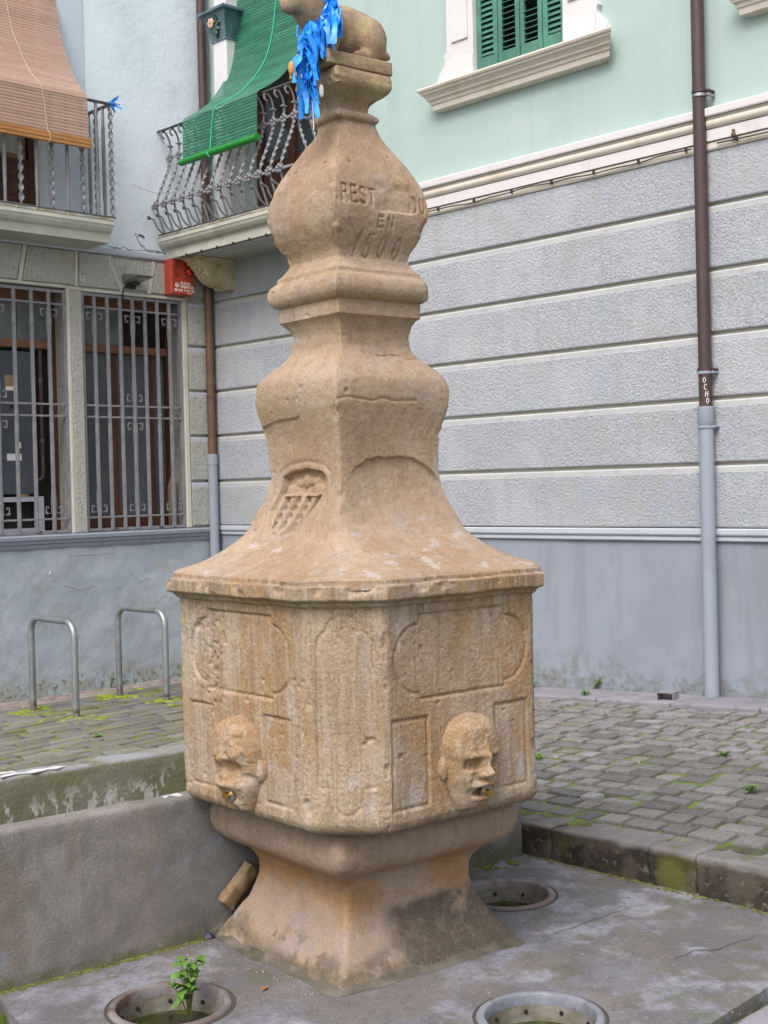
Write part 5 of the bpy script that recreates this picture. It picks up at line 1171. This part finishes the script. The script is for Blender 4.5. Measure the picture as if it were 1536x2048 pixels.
# --- bombe balcony on the mint building, abutting the left house
bs=slab(rbld,RW,.004,1.95,.575,3.842,3.66)
g=MB(); g.box(.01,1.94,-.50,-.0,3.6580,3.6592); part('soffit',g,'soffit',bs,smooth=False)
def baluster_bombe():
    g=MB(); B=lambda o_,z:(0,-o_,z)
    low=[(.545,3.876),(.575,3.95),(.605,4.03),(.625,4.10)]; g.tube([B(*p) for p in smooth_path(low,5)],.0095,6)
    up=smooth_path([(.625,4.105),(.600,4.20),(.555,4.30),(.510,4.40),(.480,4.48),(.468,4.55)],12); g.tube([B(*p) for p in up],.0165,6,twist=2*math.pi*4.5,flat=.42)
    g.tube([B(*p) for p in smooth_path([(.468,4.55),(.462,4.62),(.470,4.69),(.492,4.738),(.522,4.768),(.548,4.762),(.556,4.738),(.545,4.718),(.524,4.712)],5)],.0095,6,flat=.8)
    g.cbox(-.016,.016,-.492,-.440,4.645,4.658,.003)
    # curled leaf at the foot
    g.tube([B(*p) for p in smooth_path([(.560,3.876),(.610,3.905),(.640,3.945),(.660,3.985),(.700,3.995)],5)],.0085,6)
    for q in range(3): g.ball((-.010+.010*q,-.700-.008*q,3.995+.008*(q-1)),(.010,.018,.008),6,4)
    for (o_,z,s_) in ((.632,4.108,1.0),(.462,4.556,1.0)):          # rosettes
        for sd in (0,):
            for q in range(5):
                a=2*math.pi*q/5+.3; g.ball((.025*math.cos(a),-o_-.010,z+.025*math.sin(a)),(.016,.012,.016),7,4)
            g.ball((0,-o_-.018,z),.009,7,4)
            g.ball((.0,-o_+.010,z),(.022,.008,.022),7,4)
    return g
bb_=baluster_bombe(); BM=mesh_from('baluster',bb_.v,bb_.f,'iron_grey',True,50)
rb0=BASE[rbld.name]
for k in range(14): place('baluster',BM,bs,(.075+.131*k-rb0.x,0,0))
for tk in (.42,.28,.14): place('baluster',BM,bs,(1.86-.56-rb0.x,-tk,0),(0,0,math.pi/2))
for (o_,z,hw,hh,m) in ((.540,4.780,.016,.006,'iron_dark'),(.466,4.556,.005,.011,'iron_grey'),(.630,4.108,.005,.011,'iron_grey'),(.548,3.872,.018,.006,'iron_dark')):
    g=MB(); g.cbox(.004,1.86+(o_-.56)-.001,-o_-hw,-o_+hw,z-hh,z+hh,.002); part('rail',g,m,bs,smooth=False)
    xx=1.86+(o_-.56); g=MB(); g.cbox(xx-hw,xx+hw,-o_-hw,-.005,z-hh+.0008,z+hh+.0008,.002); part('rail',g,m,bs,smooth=False)
# door behind the balcony
g=MB(); g.box(.665,.74,.03,.09,3.905,6.29); g.box(1.54,1.615,.03,.09,3.905,6.29); g.box(.7405,1.5395,.03,.09,6.2,6.29); g.box(1.10,1.18,.03,.088,3.905,6.199); bd2=part('balcony_door',g,'wood_brown',rbld,smooth=False)
for a,b in ((.741,1.099),(1.181,1.539)):
    g=MB(); g.box(a,b,.055,.065,4.45,6.199); part('pane',g,'glass_dark',bd2,smooth=False)
    g=MB(); g.cbox(a,b,.04,.08,3.906,4.449,.006); part('door_panel',g,'wood_brown',bd2,smooth=False)
    g=MB(); g.cbox(a,b,.042,.082,5.0,5.06,.004); part('glazing_bar',g,'wood_brown',bd2,smooth=False)
# square pier with ceramic capital beside the door
g=MB(); g.cbox(.335,.525,-.165,.01,3.85,5.56,.008); pl=part('door_pier',g,'white_paint',rbld,smooth=False)
g=MB(); g.cbox(.345,.515,-.155,.01,5.805,9.0,.008); part('pier_upper',g,'white_paint',pl,smooth=False)
g=MB(); V=[]; 
rings=[(.325,.535,.175,5.545),(.325,.535,.175,5.558),(.300,.560,.20,5.69),(.275,.585,.225,5.775),(.235,.625,.265,5.782),(.235,.625,.265,5.803)]
for (x0,x1,o_,z) in rings: V+=[(x0,-o_,z),(x1,-o_,z),(x1,.01,z),(x0,.01,z)]
F=[(i*4+q,i*4+(q+1)%4,(i+1)*4+(q+1)%4,(i+1)*4+q) for i in range(len(rings)-1) for q in range(4)]+[(3,2,1,0),tuple(range(len(V)-4,len(V)))]
g.add(V,F); cp_=part('capital',g,'ceramic_blue',pl,smooth=False)
cpl=MB()
for q in range(26):
    a=RNG.uniform(0,2*math.pi); r=RNG.uniform(.01,.06); u=.43+r*math.cos(a)*.9; z=5.685+r*math.sin(a)*1.3-.01; cpl.ball((u,-.200-(z-5.60)*.12,z),(.022,.012,.014),6,4)
for q in range(6): cpl.ball((.43,-.190,5.575+.012*q),(.010+.003*q,.012,.012),6,4)
part('leaf_relief',cpl,'ceramic_green',pl)
fl_=MB()
for q in range(6): a=2*math.pi*q/6; fl_.ball((.395+.026*math.cos(a),-.228,5.700+.026*math.sin(a)),(.019,.010,.019),8,5)
fl_.ball((.395,-.238,5.700),(.013,.010,.013),8,5); part('flower_relief',fl_,'ceramic_flower',pl)
# corbel under the balcony
g=MB(); cprof2=[(0,3.655),(.43,3.655),(.435,3.630),(.405,3.622),(.400,3.600),(.375,3.592),(.36,3.57),(.335,3.552),(.315,3.52),(.28,3.48),(.23,3.445),(.17,3.425),(.13,3.42),(.12,3.405),(.10,3.395),(0,3.395)]
g.prism(cprof2,lambda p,q,d:(d,-p,q),.195,.385); cb_=part('corbel',g,'corbel_stone',rbld,smooth=False)
g=MB(); rg=np.random.default_rng(8)
for k in range(46):
    u=rg.uniform(0,1); o_=np.interp(u,[0,.3,.6,1],[.335,.305,.25,.15]); z=np.interp(u,[0,.3,.6,1],[3.56,3.51,3.465,3.43]); x=.29+rg.uniform(-.075,.075); g.ball((x,-o_-.006,z),(rg.uniform(.010,.022),.014,rg.uniform(.010,.02)),6,4)
part('acanthus_relief',g,'corbel_stone',cb_)
g=MB(); g.cbox(.175,.405,-.445,-.002,3.640,3.656,.004); part('corbel_cap',g,'corbel_stone',cb_,smooth=False)
# cable clipped along walls
ca_=thing('wall_cable','thin black cable clipped along the white string course of the mint building','cable',RW(4,.05,3.69),FB)
pts=[RW(s,.052+.004*math.sin(s*9),3.672+.006*math.sin(s*5.3)+.003*math.sin(s*17)) for s in np.linspace(1.95,5.12,90)]; g=MB(); g.tube(pts,.0045,6); part('run',g,'cable_black',ca_)
pts=[RW(s,.052,3.675+.004*math.sin(s*5.3)) for s in np.linspace(5.30,9,60)]; g=MB(); g.tube(pts,.0045,6); part('run',g,'cable_black',ca_)
for s in np.arange(2.2,9,.36):
    g=MB(); g.cbox(s-.006,s+.006,-.064,-.046,3.662,3.69,.002); part('clip',g,'cable_black',ca_,smooth=False)
g=MB(); g.ball(RW(5.42,.06,3.70),(.016,.014,.02),8,6); g.cbox(5.412,5.428,-.066,-.05,3.71,3.735,.003); part('junction',g,'pipe_copper',ca_)
cb2=thing('balcony_cable','thin dark cable clipped under the ornate balcony slab','cable',RW(1,.5,3.655),FB)
pts=[RW(s,.515,3.652+.003*math.sin(s*11)) for s in np.linspace(.25,1.9,50)]; g=MB(); g.tube(pts,.005,6); part('run',g,'cable_black',cb2)
for s in np.arange(.35,1.9,.22):
    g=MB(); g.cbox(s-.005,s+.005,-.528,-.502,3.643,3.668,.002); part('clip',g,'cable_black',cb2,smooth=False)
# green blind over the ornate balcony
gb=thing('green_blind','bright green slatted roller blind draped over the ornate balcony railing','blind',RW(1,.3,4.4),FB)
gprof=[(.02,5.95),(.045,5.70),(.075,5.45),(.13,5.25),(.22,5.10),(.345,4.955),(.47,4.86),(.590,4.785),(.606,4.74),(.612,4.60),(.616,4.435)]
blind(gb,RW,.475,1.49,gprof,.0268,'blind_green','',0,.11,None,None)
g=MB(); g.tube([RW(.455,.622,4.412),RW(1.505,.622,4.412)],.030,14); part('bottom_bar',g,'blind_green_bar',gb)
g=MB(); g.tube([RW(l,p[0],p[1]) for l,p in cordpath(gprof,.007,1.10,-.235)]+[RW(.865,.655,4.41),RW(.885,.645,4.375)],.0048,6); part('cord',g,'cord_green',gb)
# ------------------------------------------------------------------ downpipes
def downpipe(name,label,base,segs,collars):
    t=thing(name,label,'downpipe',base,FB)
    for nm,(pts,r,m) in segs: g=MB(); g.tube(pts,r,18); part(nm,g,m,t)
    for (p,r,m,h) in collars: g=MB(); g.tube([p,(p[0],p[1],p[2]+h)],r,18); part('collar',g,m,t)
    return t
x,y=5.20,-.075
dp=downpipe('downpipe','brown downpipe with a grey lower length, on the right wall','',[],[]) if False else thing('downpipe','brown downpipe with a grey lower length standing against the right wall','downpipe',(x,y,.24),FB)
g=MB(); g.tube([(x-.010,y,9),(x-.006,y,4.0),(x,y,2.05)],.041,18); part('upper_pipe',g,'pipe_brown',dp)
g=MB(); g.tube([(x,y,2.02),(x,y,1.2),(x+.004,y,.30),(x+.004,y,.245)],.047,18); part('lower_pipe',g,'pipe_grey',dp)
g=MB(); g.tube([(x,y,2.06),(x,y,1.955),(x,y,1.945)],[.053,.053,.048],18); part('coupling',g,'pipe_grey',dp)
for z,m,rr in ((4.0,'pipe_brown',.048),(3.975,'steel',.046),(2.28,'pipe_brown',.048),(2.262,'pipe_grey',.047),(1.925,'pipe_grey',.054)):
    g=MB(); g.tube([(x-.003,y,z),(x-.003,y,z+.018)],rr,18); part('collar',g,m,dp); g=MB(); g.cbox(x+.045,x+.065,y-.008,y+.07,z,z+.016,.003); part('bracket',g,m,dp,smooth=False)
# hand-lettered OCHO down the pipe
GLY['C']=[[(.75,.85),(.5,1),(.2,.95),(0,.6),(.05,.2),(.35,0),(.75,.12)]]; GLY['H']=[[(0,0),(.1,1)],[(.7,0),(.75,1)],[(.05,.5),(.72,.52)]]; GLY['O']=[[(.35,1),(.05,.7),(.0,.35),(.3,0),(.65,.3),(.7,.7),(.35,1)]]
vd=np.array([0-0.,0]); 
def on_pipe(a,z,rr=.0425):          # a: metres around from the camera-facing line
    th0=math.radians(218)           # direction of the camera seen from the pipe, in building coordinates
    an=th0+a/rr; return (x+rr*math.cos(an),y+rr*math.sin(an),z)
g=MB()
cam_b=INV@Vector((0,0,0)); th_cam=math.atan2(cam_b.y-y,cam_b.x-x)
def on_pipe(a,z,rr=.0425):
    an=th_cam+a/rr; return (x+rr*math.cos(an),y+rr*math.sin(an),z)
for k,ch in enumerate('OCHO'):
    z0=2.205-.043*k; w_,h_=.022,.034
    for st in GLY[ch]:
        pts=[on_pipe(-.014+.006*k+a*w_,z0+b*h_) for a,b in st]; g.tube(pts,.0022,5)
part('painted_letters',g,'print_white',dp)
x2,y2=.062,-.085
dp2=thing('downpipe','slim brown downpipe with a grey foot in the corner between the two buildings','downpipe',(x2,y2,0),FB)
g=MB(); g.tube([(x2,y2,9),(x2,y2,3.85)],.040,16); part('upper_pipe',g,'pipe_brown',dp2)
g=MB(); g.tube([(x2,y2,3.8495),(x2,y2,1.90)],.038,16); part('middle_pipe',g,'pipe_copper',dp2)
g=MB(); g.tube([(x2,y2,1.93),(x2,y2,1.2),(x2+.006,y2,-.03)],.044,16); part('lower_pipe',g,'pipe_grey',dp2)
g=MB(); g.tube([(x2,y2,1.945),(x2,y2,1.85)],.049,16); part('coupling',g,'pipe_grey',dp2)
for z in (2.56,2.46): g=MB(); g.tube([(x2,y2,z),(x2,y2,z+.016)],.044,16); part('collar',g,'pipe_copper',dp2)
# ================================================================== SMALL THINGS
def rack(p0,p1,h,label):
    p0,p1=np.array(p0),np.array(p1); d=(p1[:2]-p0[:2]); L_=np.linalg.norm(d); d/=L_; R_=.115
    t=thing('bike_rack',label,'bike rack',tuple((p0+p1)/2),FW,'bike racks by the grey wall')
    pts=[(p0[0],p0[1],p0[2]-.05),(p0[0],p0[1],p0[2]+.3)]; z0,z1=p0[2]+h,p1[2]+h; zt=(z0+z1)/2
    for k in range(11): a=math.pi-k*math.pi/20; pts.append((p0[0]+d[0]*(R_+R_*math.cos(a)),p0[1]+d[1]*(R_+R_*math.cos(a)),zt-R_+R_*math.sin(a)))
    for k in range(11): a=math.pi/2-k*math.pi/20; pts.append((p1[0]-d[0]*(R_-R_*math.cos(a)),p1[1]-d[1]*(R_-R_*math.cos(a)),zt-R_+R_*math.sin(a)))
    pts+=[(p1[0],p1[1],p1[2]+.3),(p1[0],p1[1],p1[2]-.05)]
    g=MB(); g.tube(pts,.0245,16); part('hoop',g,'steel_rack',t)
    for q in (p0,p1):
        g=MB(); g.tube([(q[0],q[1],q[2]+.0),(q[0],q[1],q[2]+.045)],.0258,14); part('rusty_foot',g,'rim_rust',t)
    return t
def stz(x,y): s,t=w2b(x,y); return float(zst(s,t))+.006
rack((-2.675,9.864,stz(-2.675,9.864)),(-2.24,9.391,stz(-2.24,9.391)),.705,'left one of the two steel bike racks by the grey wall')
rack((-2.14,10.445,stz(-2.14,10.445)),(-1.685,9.963,stz(-1.685,9.963)),.705,'right one of the two steel bike racks, next to the fountain')
# moss cushions in joints and round the rack feet (one mass)
rg=np.random.default_rng(21); g=MB()
def cushion(x,y,r,h):
    n=9; V=[(x,y,stz(x,y)+.012+h)]; V2=[]
    for k in range(n): a=2*math.pi*k/n; rr=r*rg.uniform(.6,1.25); V2.append((x+rr*math.cos(a)*1.3,y+rr*math.sin(a),stz(x,y)+.004))
    V1=[(x+(p[0]-x)*.6,y+(p[1]-y)*.6,stz(x,y)+.010+h*.75) for p in V2]
    g.add(V+V1+V2,[(0,1+k,1+(k+1)%n) for k in range(n)]+[(1+k,1+n+k,1+n+(k+1)%n,1+(k+1)%n) for k in range(n)])
for (x,y) in ((-2.675,9.864),(-2.24,9.391),(-2.14,10.445),(-1.685,9.963)):
    for k in range(26): a=rg.uniform(0,6.3); r=abs(rg.normal())*.13; cushion(x+r*math.cos(a),y+r*math.sin(a),rg.uniform(.015,.045),rg.uniform(.003,.008))
for k in range(240):                                     # streaks of moss along the left rows
    s=.42+3.0*rg.random(); t=.6+6.2*rg.random()
    if blocked(s,t,.06): continue
    x,y=to_world(s,t); cushion(x,y,rg.uniform(.010,.030),rg.uniform(.001,.004))
for k in range(1300):
    it=items[rg.integers(0,len(items))]; ed=rg.random()<.6; s=it[0]+(rg.uniform(-.5,.5)*it[2] if ed else rg.choice((-.5,.5))*(it[2]+.015)); t=it[1]+(rg.choice((-.5,.5))*(it[3]+.015) if ed else rg.uniform(-.5,.5)*it[3])
    if blocked(s,t,.02): continue
    x,y=to_world(s,t); cushion(x,y,rg.uniform(.008,.020),rg.uniform(.001,.006))
for k in range(150):                                     # line of moss at the foot of both walls
    if k%2: x,y=to_world(.01+abs(rg.normal())*.02,rg.uniform(.2,4.5))
    else: x,y=to_world(rg.uniform(3.3,4.4),.03+abs(rg.normal())*.03)
    cushion(x,y,rg.uniform(.012,.03),rg.uniform(.004,.015))
solo('moss',g,'moss_green','cushions of bright green moss between the street setts','moss',(0,0,0),FW,kind='stuff')
# moss and dirt line at the foot of the trough, on the platform
g=MB()
def cush2(x,y,r,h,z=0):
    n=8; V2=[]
    for k in range(n): a=2*math.pi*k/n; rr=r*rg.uniform(.6,1.2); V2.append((x+rr*math.cos(a),y+rr*math.sin(a),z+.0008))
    V1=[(x+(p[0]-x)*.55,y+(p[1]-y)*.55,z+h*.8) for p in V2]
    g.add([(x,y,z+h)]+V1+V2,[(0,1+k,1+(k+1)%n) for k in range(n)]+[(1+k,1+n+k,1+n+(k+1)%n,1+(k+1)%n) for k in range(n)])
ce,se=math.cos(math.radians(37.8)),math.sin(math.radians(37.8))
for k in range(420):
    e=rg.uniform(1.55,2.5); n=4.117-.002-abs(rg.normal())*.008*(1.6-.6*(e-1.55)); cush2(e*ce-n*se,e*se+n*ce,rg.uniform(.003,.012),rg.uniform(.0015,.005))
for k in range(240):
    l=rg.uniform(0,1.6); p=KERB_A+kd*l-kn*abs(rg.normal())*.018; cush2(p[0],p[1],rg.uniform(.004,.013),rg.uniform(.0015,.004))
for k in range(60):
    p=np.array([.30,5.52])+rg.normal(size=2)*np.array([.10,.06]); cush2(p[0],p[1],rg.uniform(.01,.03),rg.uniform(.002,.006))
mat('moss_dark',(.095,.10,.025),.95,[((.17,.19,.03),30,.45,.6,U,.9,1),((.05,.045,.03),25,.5,.65,U,.8,2)],[(150,.004,.9,'n')])
solo('moss',g,'moss_dark','dark moss line where the platform meets the trough and kerb','moss',(0,0,0),FW,kind='stuff')
g=MB()
for k in range(90):
    l=rg.uniform(.52,.66)+.04*rg.normal(); p=KERB_A+kd*(l+.28)-kn*.003; cush2(p[0],p[1],.001,.001,0)
def leaf_blade(mb,p,d,ln,wd,seed):
    d=Vector(d).normalized(); sd=d.cross(Vector((0,0,1))); sd=sd.normalized() if sd.length>.05 else Vector((1,0,0)); up=sd.cross(d)
    P=Vector(p); rows=[]
    for t,w_,dr in ((0,.08,0),(.25,.85,.04),(.55,1,.02),(.8,.6,-.06),(1,.05,-.18)):
        c=P+d*(ln*t)+up*(ln*dr); rows.append([tuple(c-sd*wd*w_/2+up*wd*.12*w_),tuple(c),tuple(c+sd*wd*w_/2+up*wd*.12*w_)])
    mb.grid(rows)
def weed(base,h,nst,spread,leaf,label,seed,cat='weed',grp='weeds in the paving'):
    t=thing('weed',label,cat,base,FW,grp); r_=np.random.default_rng(seed)
    for k in range(nst):
        a=r_.uniform(0,2*math.pi); lean=r_.uniform(.1,1)*spread; tip=Vector(base)+Vector((lean*math.cos(a),lean*math.sin(a),h*r_.uniform(.55,1.0)))
        mid=Vector(base).lerp(tip,.5)+Vector((0,0,h*.12)); pts=[Vector(base),mid,tip]; pts=[tuple(p) for p in smooth_path([tuple(p) for p in pts],4)]
        g=MB(); g.tube(pts,[.0022*(1-.6*i/len(pts)) for i in range(len(pts))],5); part('stem',g,'weed_stem',t)
        nl=r_.integers(4,8)
        for q in range(nl):
            f=.25+.75*q/(nl-1); i=min(int(f*(len(pts)-1)),len(pts)-2); p=pts[i+1]; aa=r_.uniform(0,2*math.pi)
            g=MB(); leaf_blade(g,p,(math.cos(aa),math.sin(aa),r_.uniform(-.25,.35)),leaf*r_.uniform(.7,1.2),leaf*.62*r_.uniform(.8,1.1),q); part('leaf',g,'weed_leaf',t,fix=False)
    return t
weed((-.655,4.135,-.075),.215,10,.085,.042,'leafy green weed growing up out of the rusty left tub',3)
for (px,h,sp,lf_,lab,sd) in (((1.590,5.83),.045,.05,.030,'low green weed among the setts at the right edge',4),((1.42,8.93),.075,.05,.035,'small weed at the foot of the right wall beside the fountain',5),((1.30,8.62),.06,.05,.03,'small weed in the paving just in front of the right wall',6),
    ((1.02,9.22),.05,.07,.03,'mossy weed where the right wall disappears behind the fountain',7),((.78,6.85),.04,.05,.026,'bright green tuft between setts just right of the fountain',8),((-2.33,11.02),.12,.05,.03,'thin weed against the left grey wall between the bike racks',9),
    ((1.68,6.55),.035,.05,.026,'flat green tuft in the middle of the right setts',10),((-2.0,7.4),.03,.05,.024,'low tuft among mossy setts behind the trough, left end',11),((-1.55,7.6),.03,.05,.024,'low tuft among mossy setts behind the middle of the trough',12),((-1.9,8.5),.03,.045,.024,'low tuft in front of the left bike rack',13)):
    weed((px[0],px[1],stz(*px)),h,5,sp,lf_,lab,sd)
# loose stone wedged between foot and trough, litter, debris
lo=thing('loose_stone','flat brown stone wedged between the fountain foot and the trough','stone',(-.55,4.80,.12),FW)
blk=rough_block(-.085,.085,-.022,.022,-.03,.03,.012,.008,.006,77,18); M=Matrix.Translation((-.560,4.735,.175))@Euler((.2,-.80,math.radians(35))).to_matrix().to_4x4()
blk.v=[tuple(M@Vector(p)) for p in blk.v]; o=bpy.data.objects.new('chunk',weld_mesh('chunk',blk,'stone_chunk',(-.55,4.80,.12))); link(o,lo)
o['label']='flat broken stone'
g=MB(); r_=np.random.default_rng(2); base=(-.668,4.690,0); V=[]
for k in range(6):
    rr=[]
    for q in range(5): rr.append((base[0]+.022*math.cos(k*1.05)*(q-2)/2+r_.normal()*.004,base[1]+.022*math.sin(k*1.05)*(q-2)/2+r_.normal()*.004,.002+.026*(1-abs(q-2)/2)+abs(r_.normal())*.004))
    V.append(rr)
g.grid(V); solo('litter','',None,None,(0,0,0),FW) if False else None
li=solo('litter',g,'litter_purple','crumpled dark purple scrap of litter at the left foot of the fountain','litter',base,FW,fix=False)
jb=thing('wall_socket_box','small galvanised metal box on the paving near the right downpipe','metal box',(1.74,8.20,stz(1.74,8.2)),FW)
M=Matrix.Translation((1.745,8.19,stz(1.745,8.19)+.008))@Matrix.Rotation(-TH+.25,4,'Z'); g=MB()
for b_ in ((-.055,-.050,-.05,.05,0,.062),(.050,.055,-.05,.05,0,.062),(-.0495,.0495,.045,.05,0,.062),(-.0495,.0495,-.05,.0445,.056,.062),(-.0495,.0495,-.05,.0445,.0,.004)): g.box(*b_)
g.v=[tuple(M@Vector(p)) for p in g.v]; part('casing',g,'galvanised',jb,smooth=False)
# pebbles and crumbs on the platform
pm=[]
for k in range(4):
    b_=MB(); b_.ball((0,0,0),(1,.8,.55),7,5); b_.v=[tuple(np.array(p)*(1+.18*RNG.normal())) for p in b_.v]; pm.append(mesh_from('crumb',b_.v,b_.f,'pebble' if k<3 else 'leaf_dry',True,60))
g=MB(); rg=np.random.default_rng(77)
spots=[(-.60+.16*rg.normal(),4.52+.10*rg.normal()) for _ in range(55)]+[(rg.uniform(-.9,1.2),rg.uniform(3.6,4.6)) for _ in range(45)]+[(-.50+.30*u+.03*rg.normal(),4.42-.30*u+.03*rg.normal()) for u in rg.random(45)]
for (x,y) in spots:
    if any(math.hypot(x-c[0],y-c[1])<.22 for c in TUBS): continue
    if -x*se+y*ce>4.10: continue
    b_=pm[rg.integers(0,3)]; s_=rg.uniform(.0012,.0036); a=rg.uniform(0,6.3)
    g.add([(x+s_*(v.co.x*math.cos(a)-v.co.y*math.sin(a)),y+s_*(v.co.x*math.sin(a)+v.co.y*math.cos(a)),s_*(.4+v.co.z)) for v in b_.vertices],[tuple(p.vertices) for p in b_.polygons])
solo('grit',g,'pebble','scattered pale grit and crumbs on the concrete platform','grit',(0,0,0),FW,kind='stuff')
for k,(x,y) in enumerate(((-.78,3.965),(-.585,4.02),(-.41,4.20))):
    g=MB(); leaf_blade(g,(x,y,.004 if k==2 else -.083),(math.cos(k*2.),math.sin(k*2.),.05),.034,.022,k); solo('fallen_leaf',g,'leaf_dry',['dry brown leaf floating at the front of the rusty left tub','dry leaf floating on the right side of the rusty left tub','dry leaf on the platform between the fountain foot and the left tub'][k],'leaf',(x,y,0),FW,'fallen leaves',fix=False)
